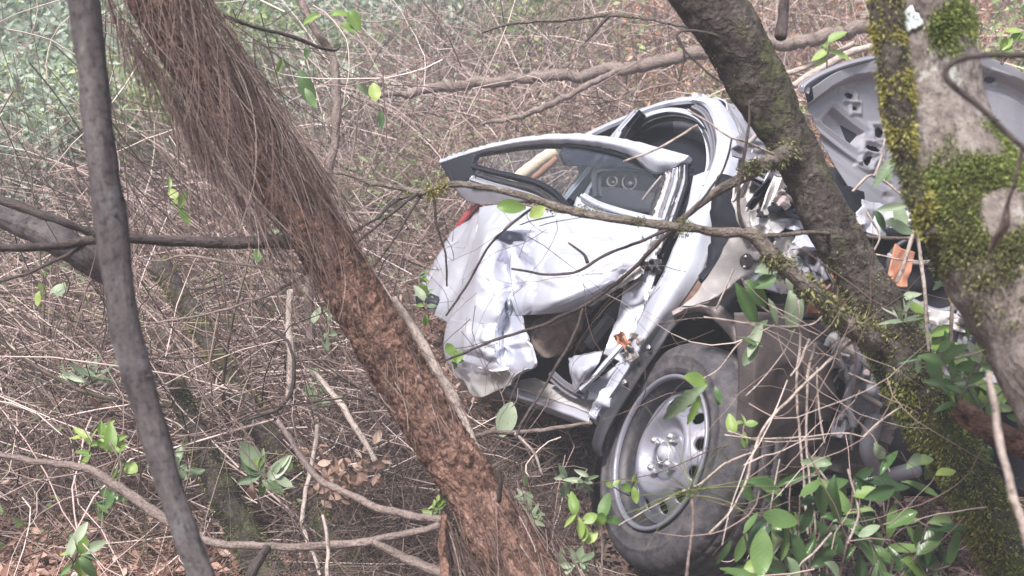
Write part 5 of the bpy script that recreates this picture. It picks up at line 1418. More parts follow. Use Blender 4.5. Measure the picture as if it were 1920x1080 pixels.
# crumpled structure between pillar and dark trunk
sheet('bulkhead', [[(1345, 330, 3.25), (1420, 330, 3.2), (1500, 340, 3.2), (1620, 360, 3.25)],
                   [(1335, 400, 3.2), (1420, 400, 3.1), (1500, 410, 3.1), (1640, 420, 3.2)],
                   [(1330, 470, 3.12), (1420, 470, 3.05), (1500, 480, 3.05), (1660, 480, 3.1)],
                   [(1300, 600, 3.0), (1420, 600, 2.98), (1520, 600, 3.0), (1680, 600, 3.05)]], 'cavity_shade', nu=24, nv=24, crump=.03, cf=8, depth=True, thick=.01)
for cx, cy, w_, h_, r_, d_, mt, cr in [(1425, 290, 90, 40, 25, 3.0, 'grey_plastic', .02), (1462, 322, 110, 12, 24, 2.99, 'dusty_silver', .006), (1462, 334, 110, 10, 24, 2.98, 'grey_plastic', .006), (1458, 344, 110, 10, 24, 2.97, 'grey_underside', .006), (1456, 355, 100, 9, 24, 2.96, 'black_rubber', .006), (1500, 345, 60, 30, 30, 2.99, 'dusty_silver', .015), (1412, 345, 34, 90, 25, 2.96, 'dusty_silver', .018), (1436, 352, 16, 100, 32, 2.94, 'grey_underside', .010), (1425, 365, 14, 60, 40, 2.90, 'black_plastic', .02), (1452, 372, 26, 70, 20, 2.91, 'dusty_silver', .016), (1475, 392, 60, 20, 15, 2.9, 'black_plastic', .01),  # the jagged black piece stands in for a shaded gap
        (1405, 402, 40, 66, -20, 2.9, 'beige_crumple', .014), (1440, 415, 56, 44, -12, 2.88, 'dusty_silver', .014), (1430, 400, 18, 12, 10, 2.86, 'black_plastic', .01), (1490, 410, 60, 36, 0, 2.92, 'grey_underside', .03), (1500, 375, 60, 24, 30, 2.95, 'black_plastic', .02),
        (1395, 330, 24, 90, 10, 2.98, 'dusty_silver', .02), (1470, 375, 30, 24, 40, 2.86, 'arch_brown', .02),
        (1485, 470, 70, 50, 10, 2.90, 'dusty_silver', .03), (1520, 455, 60, 26, 5, 2.88, 'silver_paint', .02), (1440, 470, 60, 40, 20, 2.88, 'beige_crumple', .03), (1500, 500, 60, 30, 40, 2.88, 'grey_underside', .03),
        (1440, 525, 80, 30, 15, 2.84, 'silver_paint', .03), (1480, 520, 50, 30, -30, 2.84, 'beige_crumple', .03), (1520, 530, 60, 60, 30, 2.9, 'maroon_liner', .03), (1555, 560, 60, 60, 10, 2.86, 'rusty_orange', .04),
        (1562, 490, 30, 60, -30, 2.85, 'rusty_orange', .02), (1540, 500, 40, 50, -20, 2.88, 'grey_plastic', .03), (1420, 555, 60, 40, 20, 2.86, 'black_plastic', .02), (1490, 570, 80, 40, 0, 2.86, 'maroon_liner', .03),
        (1600, 660, 80, 70, 15, 2.82, 'arch_brown', .02), (1580, 640, 50, 40, 30, 2.80, 'dusty_silver', .02), (1620, 740, 60, 90, 10, 2.78, 'grey_plastic', .02), (1600, 850, 120, 70, 10, 2.82, 'maroon_liner', .03), (1560, 720, 30, 90, 10, 2.76, 'black_rubber', .02), (1640, 690, 50, 14, 40, 2.7, 'cable_grey', .01), (1600, 700, 40, 40, 30, 2.76, 'grey_plastic', .03),
        (1590, 790, 40, 60, 20, 2.74, 'grey_plastic', .02), (1650, 790, 60, 60, 20, 2.8, 'maroon_liner', .02),
        (1690, 500, 36, 66, 15, 2.7, 'rusty_orange', .006), (1740, 420, 110, 24, 15, 3.0, 'dusty_silver', .03), (1770, 400, 60, 30, 30, 3.05, 'silver_paint', .03), (1640, 410, 60, 50, 20, 3.1, 'grey_underside', .03),
        (1780, 600, 70, 26, 10, 2.6, 'dusty_silver', .03), (1830, 590, 60, 30, 30, 2.6, 'silver_paint', .03), (1840, 640, 90, 60, 20, 2.7, 'grey_plastic', .03), (1880, 600, 60, 60, 20, 2.65, 'arch_brown', .03), (1760, 690, 90, 40, 10, 2.65, 'grey_plastic', .02), (1860, 700, 90, 60, 0, 2.65, 'grey_underside', .03),
        (1725, 640, 60, 60, 0, 2.75, 'grey_plastic', .03), (1560, 610, 50, 40, -10, 2.82, 'maroon_liner', .02)]:
    junk('metal_and_gap_piece', cx, cy, w_ * 1.1, h_ * 1.1, r_, d_, mt, crump=cr, depth=True, tilt=(.02, -.03), n=18)
# dark backing of the engine bay well, shade put into its colour
sheet('engine_bay_backing', [[(1600, 430, 3.1), (1700, 430, 3.1), (1800, 430, 3.0), (1920, 460, 2.9)],
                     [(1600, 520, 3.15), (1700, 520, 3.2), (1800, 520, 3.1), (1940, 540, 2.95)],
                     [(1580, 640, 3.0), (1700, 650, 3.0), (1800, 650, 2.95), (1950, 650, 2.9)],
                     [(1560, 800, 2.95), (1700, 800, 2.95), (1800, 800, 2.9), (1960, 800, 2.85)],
                     [(1480, 930, 2.98), (1700, 930, 2.95), (1800, 930, 2.9), (1980, 930, 2.85)]], 'cavity_shade', nu=30, nv=30, crump=.03, cf=6, depth=True, thick=.01)
P = np.array([Wp(1755 + 90 * math.cos(a), 520 + 72 * math.sin(a) + 20 * math.cos(a), 2.85) for a in np.linspace(math.radians(170), math.radians(395), 40)])
V, F, bk, _ = tube(P, np.full(len(P), .007), 8); build('bay_seal', V, F, 'black_rubber', car, True)
hose('hose', [(1665, 478, 2.8, .006), (1700, 492, 2.78, .006), (1760, 490, 2.78, .006), (1800, 480, 2.8, .005)], 'cable_grey')
hose('hose', [(1700, 560, 2.75, .008), (1760, 585, 2.7, .009), (1820, 570, 2.7, .009), (1870, 600, 2.7, .008)], 'grey_plastic')
hose('hose', [(1600, 620, 2.72, .009), (1612, 680, 2.70, .010), (1590, 740, 2.70, .010), (1600, 800, 2.7, .009)], 'grey_plastic')
hose('hose', [(1560, 640, 2.76, .008), (1580, 690, 2.74, .009), (1605, 730, 2.72, .008), (1650, 760, 2.74, .008)], 'cable_grey')
for k in range(12):
    x0, y0 = random.uniform(1540, 1640), random.uniform(500, 780)
    hose('wire', [(x0, y0, 2.74, .003), (x0 + random.uniform(-30, 30), y0 + 35, 2.72, .003), (x0 + random.uniform(-40, 40), y0 + 70, 2.74, .003)], random.choice(['cable_grey', 'black_rubber', 'arch_brown']), ns=6)
for r, mt in ((13, 'brass'),):
    P = np.array([Wp(1792 + r * .8 * math.cos(a), 557 + r * math.sin(a), 2.62) for a in np.linspace(0, 2 * math.pi, 26)])
    V, F, bk, _ = tube(P, np.full(len(P), .0045), 8, caps=False); build('oil_ring', V, F, mt, car, True)
# round pulley / lamp body
for r, d_, mt in ((38, 2.62, 'grey_plastic'), (30, 2.60, 'grey_underside'), (20, 2.585, 'grey_plastic'), (9, 2.57, 'black_plastic')):
    plug('pulley', 1822, 640, d_, r * .9, r, mt, 0.03, 32, depth=True)
hose('strut_tube', [(1640, 780, 2.72, .020), (1628, 840, 2.72, .021), (1640, 890, 2.76, .018)], 'grey_plastic', ns=16)
hose('drive_shaft', [(1430, 880, 2.95, .016), (1520, 900, 2.9, .016), (1620, 900, 2.85, .018), (1720, 880, 2.85, .02)], 'grey_plastic', ns=12)

# ---- open bonnet, underside with pressed recesses and openings
HOLES = [(1602, 176, 8, 6, 0), (1613, 201, 4, 4, 0), (1657, 247, 9, 10, 0), (1640, 278, 14, 5, 15), (1628, 302, 6, 10, 30), (1720, 200, 10, 8, 0), (1800, 330, 14, 8, 20), (1858, 150, 8, 5, 30), (1745, 300, 9, 9, 0)]
def rr(x, y, cx, cy, hw, hh, rot, soft):
    c, s = math.cos(math.radians(rot)), math.sin(math.radians(rot))
    u = np.abs((x - cx) * c + (y - cy) * s) - hw; v = np.abs(-(x - cx) * s + (y - cy) * c) - hh
    d = np.where((u > 0) & (v > 0), np.hypot(np.maximum(u, 0), np.maximum(v, 0)), np.maximum(u, v))
    return np.clip(0.5 - d / soft, 0, 1)
def bonnet_h(x, y):
    h = np.zeros_like(x)
    h -= 0.040 * rr(x, y, 1586, 238, 38, 15, 35, 7)
    h += 0.007 * (rr(x, y, 1590, 235, 54, 28, 35, 10) - rr(x, y, 1590, 235, 46, 20, 35, 8))
    # ribs running parallel to the left edge
    for k, (cx, cy, hw, am) in enumerate([(1570, 272, 90, .022), (1590, 292, 95, -.014), (1580, 306, 95, .016), (1612, 330, 70, -.012), (1700, 340, 80, .018)]):
        h += am * rr(x, y, cx, cy, hw, 3.5, 37, 9)
    for hx, hy, rx, ry, rot in HOLES:
        h += 0.012 * (rr(x, y, hx, hy, rx + 9, ry + 9, rot, 6) - rr(x, y, hx, hy, rx + 3, ry + 3, rot, 5))
    # step down behind the front flange
    edge = np.interp(x, [1505, 1545, 1600, 1650, 1700, 1830, 1925], [198, 170, 146, 138, 130, 130, 170])
    h += 0.045 * np.clip((edge - y) / 14 + .5, 0, 1)
    h -= 0.020 * np.clip(1 - np.abs(y - edge - 16) / 16, 0, 1)
    return h * 0.6
def hole_mask(cx, cy):
    k = np.ones(len(cx), bool)
    for hx, hy, rx, ry, rot in HOLES:
        c, s = math.cos(math.radians(rot)), math.sin(math.radians(rot))
        u = (cx - hx) * c + (cy - hy) * s; v = -(cx - hx) * s + (cy - hy) * c
        k &= ((u / rx) ** 2 + (v / ry) ** 2) > 1
    return k
BG = [[(1508, 164, 3.20), (1545, 142, 3.24), (1600, 122, 3.32), (1680, 106, 3.45), (1760, 102, 3.58), (1835, 108, 3.72), (1925, 152, 3.90)],
      [(1520, 205, 3.22), (1565, 190, 3.26), (1620, 176, 3.34), (1690, 170, 3.46), (1765, 170, 3.6), (1840, 175, 3.74), (1935, 205, 3.92)],
      [(1545, 262, 3.24), (1590, 255, 3.28), (1640, 250, 3.36), (1705, 250, 3.48), (1775, 250, 3.62), (1850, 255, 3.76), (1945, 270, 3.94)],
      [(1580, 325, 3.26), (1620, 325, 3.30), (1665, 322, 3.38), (1720, 325, 3.5), (1785, 325, 3.64), (1860, 330, 3.78), (1955, 340, 3.96)],
      [(1610, 385, 3.28), (1645, 390, 3.32), (1690, 392, 3.40), (1740, 398, 3.52), (1800, 400, 3.66), (1870, 405, 3.8), (1965, 410, 3.98)]]
bon = sheet('bonnet', BG, 'bonnet_grey', nu=230, nv=150, depth=True, hfn=bonnet_h, mask=hole_mask, thick=0.003, dent=.03)
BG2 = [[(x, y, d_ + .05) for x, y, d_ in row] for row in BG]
s_ = sheet('bonnet_skin', BG2, 'black_plastic', nu=20, nv=14, depth=True, thick=0.004, label='outer bonnet skin behind the pressed frame, black for the shade in its openings')  # black panel stands in for shade seen through the openings
band('bonnet_edge', [(1506, 172, 3.17), (1512, 158, 3.17), (1545, 138, 3.21), (1600, 118, 3.29), (1680, 102, 3.42), (1760, 98, 3.55), (1835, 103, 3.69), (1925, 147, 3.87)], [6, 9, 10, 9, 8, 8, 8, 8], 'bonnet_grey', bulge=.01, depth=True, thick=.02)

sheet('scuttle_panel', [[(1500, 300, 3.34), (1580, 320, 3.34), (1660, 350, 3.4), (1740, 370, 3.5)], [(1500, 370, 3.3), (1590, 390, 3.32), (1670, 410, 3.38), (1760, 420, 3.46)], [(1500, 430, 3.25), (1600, 450, 3.28), (1680, 455, 3.34), (1780, 460, 3.4)]], 'grey_underside', nu=40, nv=30, crump=.02, cf=7, depth=True, thick=.006)
# splintered log seen through the bent window
stick('splintered_log', [(930, 362, 4.7, 11), (975, 332, 4.7, 12), (1010, 303, 4.7, 13), (1040, 283, 4.7, 12)], 'pale_wood', 'splintered pale log end seen through the bent door glass', 'log', ns=7, wob=.006)
stick('splintered_log', [(1000, 335, 4.6, 5), (1020, 318, 4.6, 7), (1042, 298, 4.6, 6)], 'rusty_orange', 'loose orange splinter beside the pale log end behind the glass', 'splinter', ns=5, wob=.008)

#================================================================= PLANTS WITH LEAVES OF THEIR OWN
def leaf_mesh(name, w_, fold, droop, mat, segs=5, teeth=0.0, twist=0.0):
    V, F = [], []
    for k in range(segs + 1):
        t = k / segs
        ww = w_ * max(0.02, math.sin(math.pi * min(1, t * 0.95 + 0.02)) ** 0.75)
        ww *= 1 + teeth * (1 if k % 2 else -1)
        z = -droop * t * t + 0.03 * math.sin(t * 7 + twist)
        tw = twist * (t - .3)
        V += [(-ww, t, z + fold * ww + tw * ww), (-ww * .5, t, z + fold * ww * .35 + tw * ww * .5), (0, t, z), (ww * .5, t, z + fold * ww * .35 - tw * ww * .5), (ww, t, z + fold * ww - tw * ww)]
    for k in range(segs):
        for c in range(4):
            a = k * 5 + c
            F.append((a, a + 1, a + 6, a + 5))
    me = mkmesh(name, V, F, mat)
    return me
LM = {}
for key, (w_, mt, teeth) in {'glossy': (.19, 'glossy_leaf', 0), 'bright': (.27, 'bright_leaf', 0), 'green': (.24, 'green_leaf', 0), 'pale': (.22, 'pale_leaf', 0), 'serrated': (.13, 'pale_leaf', .14), 'dry': (.25, 'dry_leaf', 0), 'thin': (.07, 'pale_leaf', 0), 'fern': (.16, 'bright_leaf', .2)}.items():
    LM[key] = [leaf_mesh('leaf', w_ * s, fo, dr, mt, 9 if teeth else 6, teeth, tw) for s, fo, dr, tw in ((1, .30, .15, 0), (1.15, .6, .40, .5), (.8, .15, .05, -.5), (1.05, .35, .6, .2), (.7, .8, .25, .8), (1.25, .2, -.2, -.3), (.9, .5, .7, -.7))]

def put_leaf(parent, px, py, d, ang, length, kind, face=0.55, label=None, dt=0.0):
    """leaf base at pixel, pointing along screen angle (deg, 0 right, 90 up), length in photo pixels"""
    a = math.radians(ang)
    base = Wp(px, py, d)
    y = RT * math.cos(a) + UP * math.sin(a) + FW * (dt + random.uniform(-.45, .25))
    y = y / np.linalg.norm(y)
    nrm = -FW * face + np.array([0, 0, 1]) * .5 + np.array([random.uniform(-.5, .5), random.uniform(-.3, .3), random.uniform(-.3, .4)])
    x = np.cross(y, nrm); x /= np.linalg.norm(x); z = np.cross(x, y)
    s = length * d / FPX
    M = Matrix(((x[0], y[0], z[0], 0), (x[1], y[1], z[1], 0), (x[2], y[2], z[2], 0), (0, 0, 0, 1)))
    o = bpy.data.objects.new('leaf', random.choice(LM[kind]))
    C.objects.link(o); o.parent = parent
    o.matrix_local = Matrix.Translation(Vector(base - ORG[parent.name])) @ M @ Matrix.Diagonal((s * random.uniform(.85, 1.15), s, s, 1))
    if label: o['label'] = label
    return o

def stem_on(parent, pts, mat='twig_bark', name='stem', ns=6, wob=.003):
    return branch(name, pts, mat, parent, ns=ns, wob=wob)

def spray(parent, pts, kind, spacing=26, length=(45, 75), mat='twig_bark', end=True, start=0.15):
    """a stem with leaves along it, drooping off both sides"""
    stem_on(parent, pts, mat)
    S = spline(np.array([p[:3] for p in pts], float), 60)
    L = np.concatenate([[0], np.cumsum(np.linalg.norm(np.diff(S[:, :2], axis=0), axis=1))])
    s = L[-1] * start; side = 1
    while s < L[-1]:
        k = int(np.searchsorted(L, s)); k = min(k, 58)
        tx, ty = S[k + 1][0] - S[k][0], -(S[k + 1][1] - S[k][1])
        a = math.degrees(math.atan2(ty, tx)) + side * random.uniform(30, 75)
        a += random.uniform(-15, 15)
        put_leaf(parent, S[k][0], S[k][1], S[k][2], a, random.uniform(*length), kind)
        side = -side; s += spacing * random.uniform(.6, 1.4)
    if end:
        put_leaf(parent, S[-1][0], S[-1][1], S[-1][2], a, random.uniform(*length), kind)

# glossy shrub at the lower right
gl = thing('glossy_leaved_shrub', root_at(1600, 1150, 2.35), 'shrub of glossy dark green leaves and pale vines in front of the engine bay', 'shrub')
for x0, y0, x1, y1 in [(1480, 1120, 1395, 1000), (1520, 1120, 1500, 930), (1560, 1130, 1600, 900), (1600, 1130, 1690, 930), (1640, 1130, 1740, 980), (1520, 1120, 1560, 980), (1660, 1120, 1640, 960), (1420, 1110, 1470, 1010), (1620, 1120, 1780, 1060), (1700, 1130, 1720, 1040)]:
    d0 = random.uniform(2.25, 2.45)
    mx, my = (x0 + x1) / 2 + random.uniform(-25, 25), (y0 + y1) / 2
    spray(gl, [(x0, y0, d0, 4), (mx, my, d0, 3.4), (x1, y1, d0 - .05, 2.4)], 'glossy', 34, (40, 82))
for px, py, a, L in [(1400, 905, 5, 66), (1455, 915, 35, 70), (1515, 895, 40, 62), (1530, 905, -70, 62), (1565, 890, -100, 84), (1590, 900, 200, 60), (1600, 892, -40, 90), (1625, 900, -20, 80), (1650, 890, 60, 60), (1688, 905, -10, 70), (1700, 880, 30, 66), (1400, 1000, -110, 60), (1430, 990, -95, 88),
        (1470, 985, -85, 70), (1480, 1000, -60, 66), (1580, 985, 10, 60), (1600, 1010, -40, 84), (1660, 1030, -5, 74), (1720, 960, 200, 60), (1370, 1015, -120, 52), (1620, 935, 15, 76), (1585, 990, -150, 60), (1700, 985, -60, 56), (1740, 1000, -100, 58)]:
    put_leaf(gl, px, py, random.uniform(2.2, 2.4), a, L, 'glossy')
for px, py, a, L in [(1640, 830, -60, 48), (1700, 870, 20, 48), (1560, 870, 170, 50), (1475, 1045, -60, 50), (1545, 1055, -30, 46), (1650, 985, 200, 50)]:
    put_leaf(gl, px, py, 2.2, a, L, 'pale')
for px, py, a, L in [(1600, 930, 20, 50), (1490, 960, -80, 46), (1690, 1050, -20, 60), (1395, 1065, 10, 44)]:
    put_leaf(gl, px, py, 2.25, a, L, 'bright')
# vines over the wing
for pts in [[(1498, 560, 2.3, 3.5), (1500, 640, 2.3, 3.5), (1494, 720, 2.3, 3.5), (1500, 820, 2.3, 3.5), (1508, 900, 2.3, 3.5), (1515, 1000, 2.3, 3.5)],
            [(1530, 640, 2.3, 4), (1515, 700, 2.3, 4), (1512, 760, 2.3, 3.5), (1512, 830, 2.3, 3.5), (1530, 1000, 2.3, 3)],
            [(1520, 635, 2.28, 4), (1500, 680, 2.28, 3.5), (1482, 705, 2.28, 3)],
            [(1600, 640, 2.3, 4), (1550, 680, 2.28, 4), (1490, 740, 2.26, 4), (1440, 790, 2.25, 4), (1412, 848, 2.25, 4), (1400, 900, 2.25, 3.5), (1370, 960, 2.25, 3), (1330, 1000, 2.25, 3)],
            [(1408, 848, 2.25, 3.2), (1360, 870, 2.22, 3), (1310, 910, 2.2, 2.6)],
            [(1360, 815, 2.3, 2.5), (1420, 822, 2.3, 2.5), (1500, 818, 2.3, 2.5), (1580, 812, 2.3, 2.5), (1620, 820, 2.3, 2.5)],
            [(1365, 808, 2.3, 2.2), (1440, 828, 2.3, 2.2), (1540, 822, 2.3, 2.2)],
            [(1620, 820, 2.26, 3), (1650, 790, 2.26, 3), (1690, 765, 2.26, 2.5)],
            [(1520, 860, 2.28, 3), (1550, 900, 2.28, 3), (1570, 930, 2.28, 2.5)],
            [(1560, 1000, 2.24, 3), (1530, 1035, 2.24, 3), (1500, 1060, 2.24, 3), (1490, 1100, 2.24, 3)],
            [(1460, 860, 2.3, 2.4), (1448, 930, 2.3, 2.4), (1436, 1000, 2.3, 2.4)],
            [(1530, 690, 2.3, 2.8), (1535, 760, 2.3, 2.8), (1545, 830, 2.3, 2.8)],
            [(1590, 880, 2.25, 3), (1610, 960, 2.25, 3), (1590, 1020, 2.25, 3)],
            [(1320, 595, 2.4, 2.5), (1380, 604, 2.38, 3), (1450, 612, 2.36, 3), (1520, 610, 2.34, 2.6), (1548, 590, 2.32, 2.4)],
            [(1376, 505, 2.45, 2.5), (1358, 550, 2.45, 2.5), (1344, 580, 2.45, 2.5)],
            [(1490, 615, 2.35, 2.2), (1470, 660, 2.35, 2.2), (1440, 700, 2.35, 2), (1400, 740, 2.35, 2)],
            [(1310, 910, 2.2, 2.4), (1230, 945, 2.2, 2), (1160, 985, 2.2, 2)]]:
    stem_on(gl, pts, 'pale_stick', name='vine')
# hanging leafy twig between pillar and dark trunk
hl = thing('leafy_climber', root_at(1470, 640, 2.4), 'leafy climber with one big bright leaf and pale green leaves, above the wheel arch', 'climber')
stem_on(hl, [(1500, 600, 2.38, 3), (1450, 590, 2.38, 3), (1410, 560, 2.38, 3), (1390, 520, 2.38, 2.5)])
put_leaf(hl, 1378, 530, 2.36, -62, 92, 'green', 1.2); put_leaf(hl, 1400, 525, 2.36, -52, 60, 'green', 1.0)
for px, py, a, L, kd in [(1440, 600, 220, 40, 'green'), (1430, 608, -120, 66, 'pale'), (1420, 640, -120, 52, 'pale'), (1385, 632, -20, 48, 'glossy'), (1505, 560, -110, 70, 'pale'), (1440, 560, -70, 50, 'pale'), (1470, 510, -60, 44, 'pale'), (1415, 510, 20, 50, 'pale'), (1455, 520, 200, 44, 'green'), (1480, 545, -80, 60, 'pale'), (1340, 725, -70, 34, 'green'), (1282, 706, -14, 48, 'bright'), (1352, 735, 250, 26, 'green')]:
    put_leaf(hl, px, py, 2.35, a, L, kd, 0.9)
stem_on(hl, [(1420, 620, 2.35, 2), (1380, 650, 2.35, 2), (1350, 690, 2.35, 2), (1320, 710, 2.35, 2)], 'pale_stick')
put_leaf(hl, 1325, 722, 2.4, 216, 118, 'serrated', 1.2); put_leaf(hl, 1312, 742, 2.38, 250, 54, 'fern', 1.0)
# the leafy mass right of the dark trunk
bl = thing('low_leafy_plant', root_at(1720, 1150, 2.2), 'low dense plant of small dark leaves under the mossy trunk, bottom right', 'plant')
for k in range(16):
    x0 = random.uniform(1380, 1790); y0 = random.uniform(890, 1070)
    put_leaf(bl, x0, y0, random.uniform(2.3, 2.6), random.uniform(-160, 60), random.uniform(36, 66), random.choice(['glossy', 'glossy', 'glossy', 'pale', 'green']), .5)
for k in range(7):
    x0 = random.uniform(1420, 1780)
    stem_on(bl, [(x0 + random.uniform(-60, 60), 1120, 2.45, 3), (x0 + random.uniform(-20, 20), 1000, 2.45, 2.6), (x0, 900, 2.45, 2)], 'twig_bark')
rs = thing('leafy_bush', root_at(1800, 760, 2.2), 'bush of bright green and silvery leaves between the mossy trunk and the right edge', 'bush')
for x0, y0, x1, y1, kd in [(1700, 720, 1650, 570, 'pale'), (1690, 640, 1690, 550, 'pale'), (1760, 700, 1740, 600, 'bright'), (1780, 720, 1710, 640, 'bright'), (1800, 760, 1860, 640, 'green'), (1820, 780, 1920, 700, 'glossy'), (1800, 780, 1760, 660, 'green'), (1840, 800, 1900, 720, 'glossy'), (1780, 800, 1800, 700, 'green'), (1830, 700, 1900, 600, 'pale'), (1850, 820, 1930, 800, 'glossy'), (1790, 560, 1770, 500, 'pale'), (1900, 760, 1910, 640, 'green')]:
    d0 = random.uniform(2.0, 2.3) + (.35 if x1 < 1745 else 0)
    spray(rs, [(x0, y0, d0, 3), ((x0 + x1) / 2 + random.uniform(-12, 12), (y0 + y1) / 2, d0, 2.6), (x1, y1, d0, 2)], kd, 20, (30, 54))
for px, py, a, L, kd in [(1790, 700, -80, 80, 'green'), (1800, 720, -60, 90, 'bright'), (1820, 720, -50, 90, 'glossy'), (1850, 690, 10, 70, 'green'), (1880, 700, -10, 80, 'green'), (1740, 665, -80, 60, 'green'), (1735, 670, 190, 50, 'glossy'), (1722, 668, -100, 34, 'pale'), (1765, 720, -70, 60, 'green'), (1860, 720, -30, 80, 'glossy'), (1890, 680, 200, 60, 'pale'),
        (1640, 400, 20, 60, 'pale'), (1660, 415, -20, 60, 'pale'), (1680, 380, -80, 60, 'pale'), (1640, 395, -60, 40, 'glossy'), (1690, 300, 200, 60, 'pale'), (1660, 340, 60, 30, 'green'), (1720, 400, 30, 50, 'pale'), (1820, 680, -100, 40, 'green')]:
    put_leaf(rs, px, py, random.uniform(2.1, 2.35), a, L, kd, .8)
for k in range(70):
    x0 = random.gauss(1840, 62); y0 = random.gauss(700, 75)
    if x0 < 1725 or y0 < 560: continue
    put_leaf(rs, x0, y0, random.uniform(2.1, 2.45), random.uniform(-120, 80), random.uniform(28, 62), random.choice(['green', 'bright', 'glossy', 'glossy', 'pale']), .6)
for px, py in ((1830, 720), (1780, 500), (1690, 600)):
    for k in range(14):
        put_leaf(rs, px + random.uniform(-6, 6), py + random.uniform(-6, 6), 2.1, random.uniform(-10, 190), random.uniform(28, 48), 'thin', .8)
for pts in [[(1722, 390, 2.3, 5), (1712, 440, 2.3, 5.5), (1695, 500, 2.3, 5), (1682, 530, 2.3, 5)], [(1712, 380, 2.32, 4), (1720, 440, 2.32, 5), (1728, 500, 2.32, 5), (1734, 560, 2.3, 5), (1740, 660, 2.3, 4)],
            [(1770, 440, 2.25, 4), (1780, 500, 2.25, 4.5), (1786, 560, 2.25, 5), (1784, 620, 2.25, 4.5), (1782, 700, 2.25, 4)], [(1840, 540, 2.2, 3), (1850, 600, 2.2, 3), (1866, 700, 2.2, 3)], [(1590, 700, 2.3, 3), (1640, 720, 2.3, 3)],
            [(1640, 330, 2.4, 4), (1650, 300, 2.4, 4), (1660, 260, 2.4, 3)], [(1598, 358, 2.4, 4), (1638, 330, 2.4, 4), (1700, 372, 2.4, 3)], [(1790, 672, 2.0, 4), (1850, 655, 2.0, 4), (1905, 625, 2.0, 3.5)],
            [(1790, 770, 2.1, 3), (1850, 820, 2.05, 3), (1900, 850, 2.0, 3)], [(1642, 478, 2.4, 2.6), (1700, 488, 2.4, 2.6), (1780, 486, 2.4, 2.4)], [(1640, 470, 2.4, 3), (1650, 440, 2.4, 3), (1625, 400, 2.4, 3)]]:
    stem_on(rs, pts, 'pale_stick')
# leaf on the pine side and others: upper middle sapling leaves
for px, py, a, L, kd in [(562, 130, -70, 72, 'green'), (572, 165, -60, 45, 'green'), (530, 108, -110, 34, 'bright'), (712, 205, -80, 36, 'glossy'), (700, 155, -80, 40, 'bright'), (668, 155, -40, 34, 'pale'), (575, 85, -90, 26, 'glossy'), (485, 462, -90, 34, 'green'), (545, 478, -80, 30, 'dry'), (620, 30, 20, 36, 'bright'), (640, 40, -40, 34, 'bright'), (655, 20, -60, 40, 'bright'), (600, 30, 200, 34, 'bright')]:
    put_leaf(sap, px, py, 3.25, a, L, kd, 1.1)
# leaves on the long branch over the door
hb = thing('leafy_twig', tuple(Wp(960, 380, 2.3)), 'short twig with two yellow green leaves lying on the branch above the door', 'twig')
stem_on(hb, [(1060, 400, 2.3, 3), (1010, 390, 2.29, 2.6), (960, 380, 2.28, 2.4), (900, 384, 2.28, 2)])
put_leaf(hb, 932, 388, 2.25, 4, 48, 'bright', 1.3); put_leaf(hb, 1022, 388, 2.26, 215, 34, 'bright', 1.2); put_leaf(hb, 800, 590, 2.3, 260, 24, 'bright', 1.1)
stem_on(hb, [(1040, 405, 2.28, 2), (1000, 412, 2.28, 2), (975, 420, 2.28, 1.6)], 'dark_twig')

# small plants: name, centre, list of leaves
def little(name, label, cat, cx, cy, d, leaves, mat='twig_bark', group=None, stem=None):
    """a small plant: a few short stems fanning from one foot, leaves spread along them"""
    o = thing(name, root_at(cx, cy, d), label, cat, group)
    foot = (cx + random.uniform(-8, 8), cy + random.uniform(22, 40))
    tips = []
    for k in range(max(2, len(leaves) // 3)):
        tx, ty = cx + random.uniform(-34, 34), cy + random.uniform(-30, 14)
        dd = d + random.uniform(-.08, .08)
        stem_on(o, [(foot[0], foot[1], d, 2.2), ((foot[0] + tx) / 2 + random.uniform(-8, 8), (foot[1] + ty) / 2, (d + dd) / 2, 2), (tx, ty, dd, 1.6)], mat)
        tips.append((tx, ty, dd))
    for a, L, kd in leaves:
        tx, ty, dd = random.choice(tips); t = random.uniform(.25, 1)
        put_leaf(o, foot[0] + (tx - foot[0]) * t, foot[1] + (ty - foot[1]) * t, d + (dd - d) * t, a + random.uniform(-25, 25), L * random.uniform(.55, 1.0), kd, .7)
        if random.random() < .7:
            tx, ty, dd = random.choice(tips)
            put_leaf(o, tx, ty, dd, random.uniform(-60, 240), L * random.uniform(.35, .7), kd, .5)
    for pts in (stem or []):
        stem_on(o, pts, mat)
    return o
little('seedling', 'bright lime seedling with spread leaves just left of the slim trunk, lower left', 'seedling', 205, 830, 2.7, [(80, 46, 'bright'), (120, 44, 'bright'), (40, 40, 'bright'), (150, 50, 'fern'), (0, 30, 'bright'), (100, 60, 'bright')], stem=[[(205, 830, 2.7, 3), (225, 870, 2.7, 3), (220, 930, 2.7, 3)]])
little('seedling', 'two pointed lime leaves low beside the slim trunk', 'seedling', 222, 872, 2.7, [(-140, 36, 'bright'), (-20, 34, 'bright'), (250, 40, 'bright')])
little('fern', 'small feathery fern left of the lime seedling', 'fern', 178, 842, 2.75, [(165, 48, 'fern'), (190, 44, 'fern'), (210, 44, 'fern'), (145, 40, 'fern'), (230, 36, 'fern')])
little('seedling', 'dark green seedling under the curved branch at the lower left', 'seedling', 190, 935, 2.8, [(60, 42, 'green'), (110, 48, 'green'), (20, 40, 'glossy'), (160, 40, 'green'), (-60, 34, 'green'), (240, 36, 'green')])
little('broad_leaved_plant', 'plant with broad pale and green leaves in the bottom left corner', 'plant', 140, 1030, 2.6, [(20, 60, 'pale'), (60, 66, 'pale'), (100, 50, 'bright'), (140, 60, 'green'), (180, 46, 'bright'), (0, 56, 'pale'), (-40, 50, 'green'), (220, 60, 'green'), (-90, 60, 'bright')])
